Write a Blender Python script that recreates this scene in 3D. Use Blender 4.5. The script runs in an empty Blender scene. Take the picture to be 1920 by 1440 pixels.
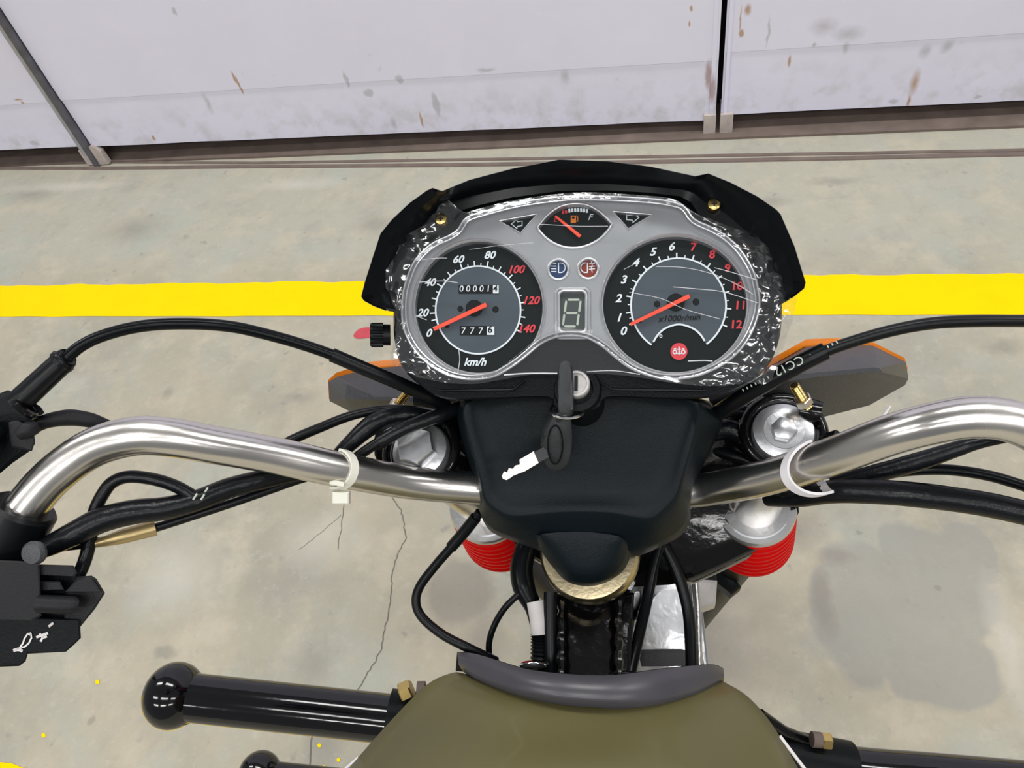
import bpy, bmesh, math, random
from mathutils import Vector as V, Matrix, noise
from mathutils.geometry import tessellate_polygon
random.seed(7)
C = bpy.context.scene.collection
PI = math.pi

# ------------------------------------------------------------------ camera
F_PX, H = 1443.0, 1.42            # focal length in pixels of the 1920 px frame, eye height in metres
def _cam(px, py): return V(((px - 960) / F_PX, (py - 720) / F_PX, 1.0))
_d = _cam(1250, 1930).normalized()                 # straight down as the camera sees it
_u = _cam(-6060, 546).normalized(); _u = (_u - _d * _u.dot(_d)).normalized()
AX, AZ = -_u, -_d
AY = AZ.cross(AX)
EYE = V((0, 0, H))
def rot(c): return V((c.dot(AX), c.dot(AY), c.dot(AZ)))
def ray(px, py): return rot(_cam(px, py))
cam = bpy.data.objects.new('camera', bpy.data.cameras.new('camera')); C.objects.link(cam)
cam.data.sensor_width = 36; cam.data.lens = 36 * F_PX / 1920; cam.data.clip_start = 0.01
r_, u_, b_ = rot(V((1, 0, 0))), rot(V((0, -1, 0))), rot(V((0, 0, -1)))
cam.matrix_world = Matrix(((r_.x, u_.x, b_.x, 0), (r_.y, u_.y, b_.y, 0), (r_.z, u_.z, b_.z, H), (0, 0, 0, 1)))
sc = bpy.context.scene
sc.camera = cam

# ------------------------------------------------------------------ world, lamps, exposure
w = bpy.data.worlds.new('world'); sc.world = w; w.use_nodes = True
w.node_tree.nodes['Background'].inputs[0].default_value = (0.97, 0.98, 1.0, 1)
w.node_tree.nodes['Background'].inputs[1].default_value = 0.22
def lamp(name, loc, sx, sy, watts, rx=0.0, col=(1, 0.985, 0.97)):
    l = bpy.data.lights.new(name, 'AREA'); l.shape = 'RECTANGLE'; l.size = sx; l.size_y = sy; l.energy = watts; l.color = col
    o = bpy.data.objects.new(name, l); C.objects.link(o); o.location = loc; o.rotation_euler = (rx, 0, 0)
for y, P in ((-4.6, 88), (-1.9, 45), (1.55, 62)):
    for x in (-3.2, 0.2, 3.6):
        lamp('ceiling_strip_lamp', (x, y, 4.6), 2.2, 0.46, P)
vs = sc.view_settings
vs.view_transform = 'Standard'; vs.look = 'None'; vs.gamma = 1.0; vs.exposure = 0.0; vs.use_curve_mapping = False

# ------------------------------------------------------------------ where sight lines meet the real surfaces
def W(px, py, z): return EYE + ray(px, py) * z                  # a point at distance z along the viewing axis
def FL(px, py, z=0.0):                                          # on the floor
    r = ray(px, py); return EYE + r * ((z - H) / r.z)
WALL_Y = 2.185
def WL(px, py, off=0.0):                                        # on the plane of the steel doors
    r = ray(px, py); return EYE + r * ((WALL_Y - off) / r.y)
class Plane:
    def __init__(s, a, b, c):
        A, B, Cc = W(*a), W(*b), W(*c)
        s.o = A; s.n = (B - A).cross(Cc - A).normalized()
        if s.n.dot(EYE - A) < 0: s.n = -s.n
        s.u = (B - A).normalized(); s.v = s.n.cross(s.u)
        if s.v.dot(Cc - A) < 0: s.v = -s.v; s.u = s.v.cross(s.n)
    def __call__(s, px, py, h=0.0):
        r = ray(px, py); o = s.o + s.n * h
        return EYE + r * ((o - EYE).dot(s.n) / r.dot(s.n))
PL = Plane((898, 578, .462), (1268, 572, .444), (1077, 420, .464))     # the instrument face
KP = Plane((900, 860, .492), (1310, 860, .474), (1100, 1010, .490))    # the handlebar cover

# ------------------------------------------------------------------ materials
def _set(b, **k):
    for n, v in k.items(): b.inputs[n.replace('_', ' ')].default_value = v
def mat(name, col, rough=.5, metal=0.0, var=.12, nscale=40, bump=0.0, bscale=300, coat=0.0, rvar=.1, **kw):
    m = bpy.data.materials.new(name); m.use_nodes = True; nt = m.node_tree; N = nt.nodes; L = nt.links
    b = N['Principled BSDF']; _set(b, Roughness=rough, Metallic=metal, **{'Coat Weight': coat})
    for k, v in kw.items(): b.inputs[k.replace('_', ' ')].default_value = v
    tc = N.new('ShaderNodeNewGeometry')
    n = N.new('ShaderNodeTexNoise'); n.inputs['Scale'].default_value = nscale; n.inputs['Detail'].default_value = 5
    L.new(tc.outputs['Position'], n.inputs['Vector'])
    mx = N.new('ShaderNodeMix'); mx.data_type = 'RGBA'
    mx.inputs[6].default_value = (*[c * (1 - var) for c in col], 1); mx.inputs[7].default_value = (*[min(1, c * (1 + var)) for c in col], 1)
    L.new(n.outputs[0], mx.inputs[0]); L.new(mx.outputs[2], b.inputs['Base Color'])
    mr = N.new('ShaderNodeMapRange'); mr.inputs[3].default_value = max(.01, rough * (1 - rvar * 2)); mr.inputs[4].default_value = min(1, rough * (1 + rvar * 2))
    L.new(n.outputs[0], mr.inputs[0]); L.new(mr.outputs[0], b.inputs['Roughness'])
    if bump:
        n2 = N.new('ShaderNodeTexNoise'); n2.inputs['Scale'].default_value = bscale; n2.inputs['Detail'].default_value = 4
        L.new(tc.outputs['Position'], n2.inputs['Vector'])
        bp = N.new('ShaderNodeBump'); bp.inputs['Strength'].default_value = bump; bp.inputs['Distance'].default_value = .002
        L.new(n2.outputs[0], bp.inputs['Height']); L.new(bp.outputs[0], b.inputs['Normal'])
    return m
def film_mat(name, gloss, tint, bump, bscale, rough=.08, white=0.0):
    m = bpy.data.materials.new(name); m.use_nodes = True; nt = m.node_tree; N = nt.nodes; L = nt.links
    N.remove(N['Principled BSDF']); out = N['Material Output']
    t = N.new('ShaderNodeBsdfTransparent'); t.inputs[0].default_value = (*tint, 1)
    g = N.new('ShaderNodeBsdfGlossy'); g.inputs['Roughness'].default_value = rough
    d = N.new('ShaderNodeBsdfDiffuse'); d.inputs[0].default_value = (.85, .87, .9, 1)
    tc = N.new('ShaderNodeNewGeometry')
    if bump:
        n2 = N.new('ShaderNodeTexNoise'); n2.inputs['Scale'].default_value = bscale; n2.inputs['Detail'].default_value = 3
        L.new(tc.outputs['Position'], n2.inputs['Vector'])
        bp = N.new('ShaderNodeBump'); bp.inputs['Strength'].default_value = bump; bp.inputs['Distance'].default_value = .004
        L.new(n2.outputs[0], bp.inputs['Height']); L.new(bp.outputs[0], g.inputs['Normal'])
    m1 = N.new('ShaderNodeMixShader'); m1.inputs[0].default_value = gloss
    m2 = N.new('ShaderNodeMixShader'); m2.inputs[0].default_value = white
    L.new(t.outputs[0], m2.inputs[1]); L.new(d.outputs[0], m2.inputs[2])
    L.new(m2.outputs[0], m1.inputs[1]); L.new(g.outputs[0], m1.inputs[2]); L.new(m1.outputs[0], out.inputs[0])
    return m
M = dict(
    gloss=mat('black_gloss_plastic', (.004, .005, .006), .24, Specular_IOR_Level=.14),
    satin=mat('black_satin_plastic', (.005, .0065, .0075), .36, bump=.15, bscale=900, Specular_IOR_Level=.12),
    cover=mat('black_grained_plastic', (.0042, .0086, .0115), .40, bump=.18, bscale=1400, Specular_IOR_Level=.17),
    rubber=mat('black_rubber', (.004, .0048, .006), .34, Specular_IOR_Level=.24),
    sleeve=mat('black_vinyl_sleeve', (.005, .006, .008), .30, bump=.3, bscale=160, Specular_IOR_Level=.28),
    housing=mat('switch_housing_plastic', (.012, .0125, .0145), .5, bump=.15, bscale=900, Specular_IOR_Level=.25),
    steelblack=mat('black_painted_steel', (.003, .003, .0035), .14, coat=.15, bump=.35, bscale=70, Specular_IOR_Level=.35),
    pipeblack=mat('black_enamelled_pipe', (.003, .003, .004), .10, coat=.25, bump=.05, bscale=90, Specular_IOR_Level=.45),
    greyplastic=mat('charcoal_plastic', (.055, .058, .064), .36, bump=.3, bscale=1200),
    trim=mat('grey_rubber_trim', (.060, .058, .068), .33),
    chrome=mat('brushed_chrome', (.74, .71, .67), .25, 1.0, var=.10, nscale=18, rvar=.3),
    steel=mat('polished_steel', (.70, .71, .73), .20, 1.0, bump=.10, bscale=120),
    palecast=mat('pale_casting', (.62, .60, .58), .5, .2, bump=.2, bscale=200),
    cast=mat('cast_aluminium', (.62, .62, .62), .30, 1.0, bump=.3, bscale=160),
    panel=mat('silver_painted_panel', (.40, .41, .43), .34, .55, var=.08),
    rim=mat('bright_silver_rim', (.66, .66, .69), .25, .7),
    capsteel=mat('satin_zinc_steel', (.66, .67, .69), .34, .9, bump=.1, bscale=200),
    brass=mat('yellow_zinc', (.62, .45, .17), .28, 1.0),
    gold=mat('dull_zinc_cap', (.55, .47, .30), .30, 1.0, bump=.1),
    silverzinc=mat('silver_zinc', (.80, .72, .60), .30, 1.0),
    olive=mat('olive_paint', (.110, .098, .036), .40, coat=.12, var=.16, nscale=9),
    red=mat('red_rubber', (.66, .004, .004), .35, Specular_IOR_Level=.04),
    amber=mat('amber_lens', (.95, .25, .01), .2),
    dial=mat('dial_black', (.006, .010, .011), .4, Specular_IOR_Level=.1),
    dialin=mat('dial_slate', (.066, .084, .102), .45, var=.2, Specular_IOR_Level=.2),
    white=mat('white_print', (.72, .78, .82), .5, var=.03),
    redprint=mat('red_print', (.66, .035, .05), .5, var=.05),
    needle=mat('needle_orange_red', (.95, .085, .04), .4, var=.02),
    orange=mat('orange_print', (.75, .20, .02), .5),
    darkprint=mat('dark_print', (.007, .009, .010), .5, Specular_IOR_Level=.1),
    blue=mat('blue_tell_tale', (.018, .045, .12), .3),
    brown=mat('brown_tell_tale', (.22, .035, .02), .3),
    lcd=mat('lcd_grey', (.060, .072, .072), .3),
    segment=mat('lcd_segment', (.44, .49, .42), .4, var=.03),
    tie=mat('natural_nylon', (.74, .74, .64), .4, Subsurface_Weight=.0),
    tiew=mat('white_nylon', (.74, .72, .74), .4),
    keyblack=mat('key_grip_plastic', (.018, .021, .023), .48, bump=.2, bscale=1500),
    keysteel=mat('key_blade_nickel', (.90, .80, .70), .35, .6),
    label=mat('white_label', (.72, .69, .68), .6),
    kraft=mat('brass_sleeve', (.50, .38, .18), .35, .6),
    lens=film_mat('clear_lens', .014, (.97, .98, .98), 0, 0, .03),
    lensrim=film_mat('clear_lens_edge', .14, (.90, .92, .93), .1, 200, .14, .16),
    film=film_mat('clear_film', .022, (.98, .98, .98), .12, 60, .05, .006),
    filmedge=film_mat('crumpled_film', .12, (.94, .95, .96), .08, 120, .12, .02),
    crease=film_mat('film_crease', .20, (.9, .9, .92), 0, 0, .25, .45),
    dark=mat('void_shade_black', (.012, .012, .013), .8),  # near-black colour for the shade inside gaps, slots and holes
    rust=mat('rusty_steel', (.175, .135, .115), .75, var=.45, nscale=14, bump=.4, bscale=90),
    footrust=mat('white_paint_rusting', (.52, .46, .43), .7, var=.45, nscale=25, bump=.3),
    post=mat('worn_dark_steel', (.12, .12, .14), .5, .3, var=.6, nscale=24, bump=.3, bscale=70),
    postlight=mat('worn_light_steel', (.36, .36, .38), .5, .2, var=.4, nscale=30, bump=.3, bscale=70),
    crack=mat('crack_dirt', (.16, .15, .125), .9),
    tyre=mat('tyre_rubber', (.015, .015, .016), .7),
)

def spots(nt, lst, warp=0.0, wscale=20):
    """a 0..1 mask of soft spots (centre, radii) on a real surface"""
    N, L = nt.nodes, nt.links
    g = N.new('ShaderNodeNewGeometry'); pos = g.outputs['Position']
    if warp:
        n = N.new('ShaderNodeTexNoise'); n.inputs['Scale'].default_value = wscale; n.inputs['Detail'].default_value = 5
        L.new(pos, n.inputs['Vector'])
        s = N.new('ShaderNodeVectorMath'); s.operation = 'SUBTRACT'; L.new(n.outputs['Color'], s.inputs[0]); s.inputs[1].default_value = (.5, .5, .5)
        m = N.new('ShaderNodeVectorMath'); m.operation = 'MULTIPLY_ADD'; L.new(s.outputs[0], m.inputs[0]); m.inputs[1].default_value = (warp,) * 3; L.new(pos, m.inputs[2])
        pos = m.outputs[0]
    acc = None
    for c, rad, soft in lst:
        s = N.new('ShaderNodeVectorMath'); s.operation = 'SUBTRACT'; L.new(pos, s.inputs[0]); s.inputs[1].default_value = c
        k = N.new('ShaderNodeVectorMath'); k.operation = 'MULTIPLY'; L.new(s.outputs[0], k.inputs[0]); k.inputs[1].default_value = [1 / a for a in rad]
        ln = N.new('ShaderNodeVectorMath'); ln.operation = 'LENGTH'; L.new(k.outputs[0], ln.inputs[0])
        mr = N.new('ShaderNodeMapRange'); mr.inputs[1].default_value = 1; mr.inputs[2].default_value = 1 - soft; L.new(ln.outputs['Value'], mr.inputs[0])
        if acc is None: acc = mr.outputs[0]
        else:
            x = N.new('ShaderNodeMath'); x.operation = 'MAXIMUM'; L.new(acc, x.inputs[0]); L.new(mr.outputs[0], x.inputs[1]); acc = x.outputs[0]
    return acc
def noise_mask(nt, scale, lo, hi, detail=6, rough=.6, vec=None):
    N, L = nt.nodes, nt.links
    g = N.new('ShaderNodeNewGeometry'); n = N.new('ShaderNodeTexNoise')
    n.inputs['Scale'].default_value = scale; n.inputs['Detail'].default_value = detail; n.inputs['Roughness'].default_value = rough
    if vec:
        mp = N.new('ShaderNodeVectorMath'); mp.operation = 'MULTIPLY'; mp.inputs[1].default_value = vec; L.new(g.outputs['Position'], mp.inputs[0]); L.new(mp.outputs[0], n.inputs['Vector'])
    else: L.new(g.outputs['Position'], n.inputs['Vector'])
    mr = N.new('ShaderNodeMapRange'); mr.inputs[1].default_value = lo; mr.inputs[2].default_value = hi; L.new(n.outputs[0], mr.inputs[0])
    return mr.outputs[0]
def layer(nt, base, col, mask, amt=1.0):
    N, L = nt.nodes, nt.links
    mx = N.new('ShaderNodeMix'); mx.data_type = 'RGBA'
    if isinstance(base, tuple): mx.inputs[6].default_value = (*base, 1)
    else: L.new(base, mx.inputs[6])
    mx.inputs[7].default_value = (*col, 1)
    m = N.new('ShaderNodeMath'); m.operation = 'MULTIPLY'; L.new(mask, m.inputs[0]); m.inputs[1].default_value = amt; L.new(m.outputs[0], mx.inputs[0])
    return mx.outputs[2]
def surf(name, rough, metal=0.0):
    m = bpy.data.materials.new(name); m.use_nodes = True
    b = m.node_tree.nodes['Principled BSDF']; _set(b, Roughness=rough, Metallic=metal)
    return m, m.node_tree, b
def fspot(px, py, rx, ry, soft=.3):
    p = FL(px, py); z = (p - EYE).dot(rot(V((0, 0, 1))))
    return ((p.x, p.y, 0), (rx * z / F_PX, ry * z / F_PX * 1.25, 1), soft)
def wspot(px, py, rx, ry, soft=.4):
    p = WL(px, py); z = (p - EYE).dot(rot(V((0, 0, 1))))
    return ((p.x, p.y, p.z), (rx * z / F_PX, 1, ry * z / F_PX * 1.8), soft)

def floor_material():
    m, nt, b = surf('worn_concrete', .7); b.inputs['Specular IOR Level'].default_value = .25; L = nt.links
    c = layer(nt, (.455, .415, .318), (.370, .352, .282), noise_mask(nt, 2.6, .42, .60), .9)
    far = spots(nt, [((0, 2.6, 0), (40, 1.05, 9), .12)], .05, 4)
    c = layer(nt, c, (.445, .435, .355), far, .85)
    c = layer(nt, c, (.52, .472, .368), noise_mask(nt, 9, .50, .66), .75)
    c = layer(nt, c, (.33, .32, .28), noise_mask(nt, 5.5, .54, .70, 8, .65), .62)
    c = layer(nt, c, (.40, .43, .375), noise_mask(nt, 3.9, .50, .66), .6)
    c = layer(nt, c, (.27, .26, .235), noise_mask(nt, 26, .66, .74, 3, .5), .55)
    c = layer(nt, c, (.35, .335, .28), noise_mask(nt, 17, .52, .68, 8, .7), .45)
    c = layer(nt, c, (.57, .53, .43), noise_mask(nt, 23, .56, .70, 8, .75), .45)
    c = layer(nt, c, (.62, .60, .53), noise_mask(nt, 70, .58, .74, 3), .18)
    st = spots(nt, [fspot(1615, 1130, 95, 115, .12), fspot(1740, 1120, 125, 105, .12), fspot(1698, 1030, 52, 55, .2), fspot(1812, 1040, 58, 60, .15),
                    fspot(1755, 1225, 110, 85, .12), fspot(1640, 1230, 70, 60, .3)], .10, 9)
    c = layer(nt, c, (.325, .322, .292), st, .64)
    brown_and_shade = spots(nt, [fspot(1540, 1120, 26, 75, .6), fspot(1570, 1045, 50, 18, .7), fspot(860, 1110, 75, 60, .3), fspot(900, 1220, 60, 90, .8),
                    fspot(1500, 1000, 60, 40, .9), fspot(1330, 1200, 180, 150, .9)], .05, 14)  # last spot paints the motorcycle's soft shade into the floor colour
    c = layer(nt, c, (.27, .245, .215), brown_and_shade, .62)
    dk = spots(nt, [fspot(705, 420, 60, 30, .8), fspot(1445, 378, 46, 18, .8), fspot(560, 745, 45, 20, .8), fspot(315, 738, 16, 16, .7), fspot(1560, 340, 60, 14, .8),
                    fspot(310, 1222, 28, 12, .5), fspot(585, 1240, 70, 50, .9), fspot(610, 1385, 50, 60, .8), fspot(1760, 1104, 10, 7, .4), fspot(1610, 1000, 6, 5, .4),
                    fspot(171, 1353, 8, 8, .4), fspot(250, 430, 90, 40, .9), fspot(60, 365, 70, 30, .9), fspot(1250, 300, 40, 9, .8), fspot(1880, 650, 40, 20, .8)], .03, 30)
    c = layer(nt, c, (.24, .235, .205), dk, .5)
    lp = spots(nt, [fspot(600, 1015, 110, 60, .9), fspot(120, 350, 160, 14, .8), fspot(560, 345, 120, 20, .9), fspot(1890, 1210, 40, 150, .8), fspot(330, 1080, 140, 90, .9)], .04, 12)
    c = layer(nt, c, (.64, .61, .53), lp, .45)
    L.new(c, b.inputs['Base Color'])
    N = nt.nodes; bp = N.new('ShaderNodeBump'); bp.inputs['Strength'].default_value = .25; bp.inputs['Distance'].default_value = .004
    L.new(noise_mask(nt, 45, .3, .7, 8, .7), bp.inputs['Height']); L.new(bp.outputs[0], b.inputs['Normal'])
    return m
def wall_material():
    m, nt, b = surf('grey_painted_door_steel', .42); L = nt.links
    c = layer(nt, (.80, .80, .975), (.745, .745, .90), noise_mask(nt, 1.6, .4, .65), .7)
    c = layer(nt, c, (.84, .845, .985), noise_mask(nt, 5, .55, .75), .4)
    c = layer(nt, c, (.40, .40, .41), noise_mask(nt, 22, .68, .78, 4, .6), .35)
    low = spots(nt, [((0, WALL_Y, .03), (40, 9, .22), .9)])
    N = nt.nodes; mm = N.new('ShaderNodeMath'); mm.operation = 'MULTIPLY'; L.new(low, mm.inputs[0]); L.new(noise_mask(nt, 14, .48, .68), mm.inputs[1])
    c = layer(nt, c, (.47, .46, .44), mm.outputs[0], .6)
    g = spots(nt, [wspot(650, 150, 5, 10), wspot(690, 175, 11, 6), wspot(818, 195, 8, 16), wspot(748, 148, 9, 6), wspot(912, 130, 24, 3, .7), wspot(1060, 145, 12, 10, .9),
                   wspot(1587, 88, 8, 9, .8), wspot(1545, 50, 30, 12, .95), wspot(1590, 62, 36, 10, .95), wspot(1735, 95, 14, 10, .8), wspot(1675, 190, 12, 4, .6), wspot(1440, 60, 3, 20, .6), wspot(1775, 88, 14, 9, .8),
                   wspot(327, 20, 5, 5), wspot(64, 268, 12, 4, .6), wspot(390, 195, 8, 14, .9), wspot(1525, 83, 4, 4), wspot(738, 232, 8, 9, .7), wspot(1834, 182, 8, 3, .5)], .02, 40)
    c = layer(nt, c, (.34, .34, .36), g, .5)
    r = spots(nt, [wspot(440, 145, 3, 9, .5), wspot(447, 155, 3, 10, .5), wspot(453, 168, 3, 7, .5), wspot(1390, 62, 6, 5, .5), wspot(1402, 18, 8, 8, .7), wspot(1296, 14, 4, 4), wspot(1293, 43, 2, 4),
                   wspot(790, 225, 3, 11, .5), wspot(1480, 115, 4, 8, .6), wspot(1715, 155, 10, 18, .9), wspot(43, 192, 4, 2), wspot(35, 186, 12, 1.5, .7), wspot(1704, 190, 4, 10, .7), wspot(288, 258, 4, 4), wspot(1388, 40, 2, 20, .8)], .008, 60)
    c = layer(nt, c, (.40, .20, .04), r, .75)
    p = spots(nt, [wspot(1328, 140, 8, 20, .6), wspot(1335, 165, 8, 20, .6), wspot(1345, 190, 5, 14, .7)], .01, 50)
    c = layer(nt, c, (.36, .22, .20), p, .75)
    L.new(c, b.inputs['Base Color'])
    bp = N.new('ShaderNodeBump'); bp.inputs['Strength'].default_value = .15; bp.inputs['Distance'].default_value = .01
    L.new(noise_mask(nt, 4, .2, .8, 3, .5), bp.inputs['Height']); L.new(bp.outputs[0], b.inputs['Normal'])
    return m
def yellow_material():
    m, nt, b = surf('yellow_floor_paint', .6); b.inputs['Specular IOR Level'].default_value = .06; L = nt.links
    c = layer(nt, (1.0, .70, .0), (.96, .64, .0), noise_mask(nt, 8, .4, .7), .5)
    c = layer(nt, c, (.62, .46, .12), noise_mask(nt, 38, .70, .78, 6, .7), .6)
    L.new(c, b.inputs['Base Color'])
    return m
M['floor'] = floor_material(); M['wall'] = wall_material(); M['yellow'] = yellow_material()

# ------------------------------------------------------------------ mesh helpers
ORG = {}
class MB:
    def __init__(s): s.bm = bmesh.new()
    def face(s, pts):
        vs_ = [s.bm.verts.new(p) for p in pts]
        try: s.bm.faces.new(vs_)
        except ValueError: pass
        return s
    def loft(s, loops, closed=True, cap0=False, cap1=False):
        rows = [[s.bm.verts.new(p) for p in l] for l in loops]; n = len(rows[0])
        for a, b in zip(rows, rows[1:]):
            for i in range(n if closed else n - 1):
                j = (i + 1) % n
                s.bm.faces.new((a[i], a[j], b[j], b[i]))
        if cap0: s.bm.faces.new(rows[0][::-1])
        if cap1: s.bm.faces.new(rows[-1])
        return s
    def tube(s, pts, r, sides=14, cap=True, flat=None):
        n = len(pts); rs = r if isinstance(r, (list, tuple)) else [r] * n
        t0 = (pts[1] - pts[0]).normalized(); up = t0.orthogonal().normalized()
        if flat is not None: up = (flat - t0 * flat.dot(t0)).normalized()
        loops = []
        for i, p in enumerate(pts):
            t = (pts[min(i + 1, n - 1)] - pts[max(i - 1, 0)]).normalized()
            up = (up - t * up.dot(t)).normalized(); sd = t.cross(up)
            k = rs[i] if isinstance(rs[i], (list, tuple)) else (rs[i], rs[i])
            loops.append([p + up * (k[0] * math.cos(2 * PI * a / sides)) + sd * (k[1] * math.sin(2 * PI * a / sides)) for a in range(sides)])
        return s.loft(loops, True, cap, cap)
    def ring(s, c, ax, R, r, n=36, k=8, wob=None):
        ax = ax.normalized(); u = ax.orthogonal().normalized(); v = ax.cross(u)
        rows = []
        for i in range(n):
            a = 2 * PI * i / n; d = u * math.cos(a) + v * math.sin(a)
            rows.append([c + d * (R + r * math.cos(2 * PI * j / k)) + ax * (r * math.sin(2 * PI * j / k)) for j in range(k)])
        rows.append(rows[0]); return s.loft(rows)
    def lathe(s, c, ax, prof, n=28):
        """prof: (radius, height along ax)"""
        ax = ax.normalized(); u = ax.orthogonal().normalized(); v = ax.cross(u)
        return s.loft([[c + ax * h + (u * math.cos(2 * PI * i / n) + v * math.sin(2 * PI * i / n)) * max(r, 1e-5) for i in range(n)] for r, h in prof], True, True, True)
    def hexa(s, c, ax, R, h):
        return s.lathe(c, ax, [(R * .93, 0), (R, h * .1), (R, h * .88), (R * .9, h)], 6)
    def prism(s, pts, vec, bev=0.0):
        """outline pushed along vec; bev rounds the rim of the starting face"""
        c = sum(pts, V()) / len(pts)
        loops = []
        if bev: loops.append([p + (c - p).normalized() * bev for p in pts]); loops.append([p + vec.normalized() * bev * .6 for p in pts])
        else: loops.append(pts)
        loops.append([p + vec for p in pts])
        return s.loft(loops, True, True, True)
    def holes(s, outer, inner, vec=None):
        """flat plate with holes, optional wall depth along vec"""
        loops = [outer] + inner; flat = [p for l in loops for p in l]
        vv = [s.bm.verts.new(p) for p in flat]
        for t in tessellate_polygon(loops):
            try: s.bm.faces.new([vv[i] for i in t])
            except ValueError: pass
        if vec is not None:
            for l in loops: s.loft([l, [p + vec for p in l]])
        return s
    def box(s, c, ax, ay, az, sx, sy, sz, bev=0.0):
        def lp(z, k): return [c + ax * (x * (sx / 2 - k)) + ay * (y * (sy / 2 - k)) + az * z for x, y in ((-1, -1), (1, -1), (1, 1), (-1, 1))]
        h = sz / 2
        if bev: return s.loft([lp(-h, bev), lp(-h + bev, 0), lp(h - bev, 0), lp(h, bev)], True, True, True)
        return s.loft([lp(-h, 0), lp(h, 0)], True, True, True)
    def build(s, name, m, parent=None, smooth=True, angle=40, label=None, kind=None, mats=None):
        bm = s.bm; bmesh.ops.remove_doubles(bm, verts=bm.verts, dist=1e-6)
        bmesh.ops.recalc_face_normals(bm, faces=bm.faces)
        lo = V([min(v.co[i] for v in bm.verts) for i in range(3)]); hi = V([max(v.co[i] for v in bm.verts) for i in range(3)])
        c = (lo + hi) / 2
        for v in bm.verts: v.co -= c
        me = bpy.data.meshes.new(name); bm.to_mesh(me); bm.free()
        me.materials.append(m)
        if smooth:
            me.shade_smooth()
            try: me.set_sharp_from_angle(angle=math.radians(angle))
            except Exception: pass
        o = bpy.data.objects.new(name, me); C.objects.link(o)
        ORG[o.name] = c
        if parent is not None: o.parent = parent; o.location = c - ORG[parent.name]
        else: o.location = c
        if label: o['label'] = label
        if kind: o['kind'] = kind
        return o
def tag(o, label, cat, group=None):
    o['label'] = label; o['category'] = cat
    if group: o['group'] = group
    return o
def resample(pts, n, closed=False):
    P = list(pts) + ([pts[0]] if closed else [])
    L = [0]
    for a, b in zip(P, P[1:]): L.append(L[-1] + (b - a).length)
    out = []; k = 0
    m = n if closed else n - 1
    for i in range(n):
        t = L[-1] * i / m
        while k < len(P) - 2 and L[k + 1] < t: k += 1
        f = (t - L[k]) / max(1e-12, L[k + 1] - L[k]); out.append(P[k].lerp(P[k + 1], min(1, max(0, f))))
    return out
def cat(pts, sub=6, closed=False):
    n = len(pts); out = []
    for i in range(n if closed else n - 1):
        p0 = pts[(i - 1) % n] if closed or i else pts[0]; p1 = pts[i]; p2 = pts[(i + 1) % n]
        p3 = pts[(i + 2) % n] if closed or i + 2 < n else p2
        for k in range(sub):
            t = k / sub
            out.append(.5 * ((2 * p1) + (p2 - p0) * t + (2 * p0 - 5 * p1 + 4 * p2 - p3) * t * t + (3 * p1 - p0 - 3 * p2 + p3) * t ** 3))
    if not closed: out.append(pts[-1].copy())
    return out
def V2(l): return [V((a, b, 0)) for a, b in l]
def spx(pts, n, closed=True, sub=6): return resample(cat(V2(pts), sub, closed), n, closed)     # smooth traced curve
def inset(l, d):
    n = len(l); area = sum(l[i].x * l[(i + 1) % n].y - l[(i + 1) % n].x * l[i].y for i in range(n)); s = 1 if area > 0 else -1
    out = []
    for i in range(n):
        t = (l[(i + 1) % n] - l[i - 1]).normalized(); out.append(l[i] + V((-t.y, t.x, 0)) * (d * s))
    return out
def onP(l, h=0.0, P=None): P = P or PL; return [P(p.x, p.y, h) for p in l]
def ell(cx, cy, rx, ry, n=48, a0=0, a1=2 * PI, ends=False):
    m = n - 1 if ends else n
    return [V((cx + rx * math.cos(a0 + (a1 - a0) * i / m), cy - ry * math.sin(a0 + (a1 - a0) * i / m), 0)) for i in range(n)]
def rrect(x0, y0, x1, y1, r, k=4):
    out = []
    for cx, cy, a in ((x1 - r, y0 + r, 0), (x0 + r, y0 + r, 1), (x0 + r, y1 - r, 2), (x1 - r, y1 - r, 3)):
        for i in range(k + 1):
            t = PI / 2 * (a + i / k); out.append(V((cx + r * math.cos(t), cy - r * math.sin(t), 0)))
    return out
def cable(pts, r, sub=7): return [W(*p) for p in [tuple(q) for q in cat([V(p) for p in pts], sub)]]
def text_into(mb, txt, size, o, u, v, n, shear=0.0, off=0.0, depth=.0002, flip=False):
    cu = bpy.data.curves.new('t', 'FONT'); cu.body = txt; cu.size = size; cu.shear = shear; cu.offset = off; cu.align_x = 'CENTER'; cu.align_y = 'CENTER'; cu.resolution_u = 3
    ob = bpy.data.objects.new('t', cu); C.objects.link(ob)
    dg = bpy.context.evaluated_depsgraph_get(); me = bpy.data.meshes.new_from_object(ob.evaluated_get(dg))
    cx = [w_.co.x for w_ in me.vertices]; cy = [w_.co.y for w_ in me.vertices]
    mx, my = (min(cx) + max(cx)) / 2, (min(cy) + max(cy)) / 2
    vv = [mb.bm.verts.new(o + u * (w_.co.x - mx) + v * (w_.co.y - my) + n * depth) for w_ in me.vertices]
    for p in me.polygons:
        try: mb.bm.faces.new([vv[i] for i in p.vertices])
        except ValueError: pass
    bpy.data.objects.remove(ob); bpy.data.curves.remove(cu); bpy.data.meshes.remove(me)
def band(mb, pts, wd, n, h=0.0):
    """flat printed line of width wd on a surface with normal n"""
    lo, hi = [], []
    for i, p in enumerate(pts):
        t = (pts[min(i + 1, len(pts) - 1)] - pts[max(i - 1, 0)]).normalized(); s = n.cross(t) * (wd / 2)
        lo.append(p - s + n * h); hi.append(p + s + n * h)
    mb.loft([lo, hi], False)

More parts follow.
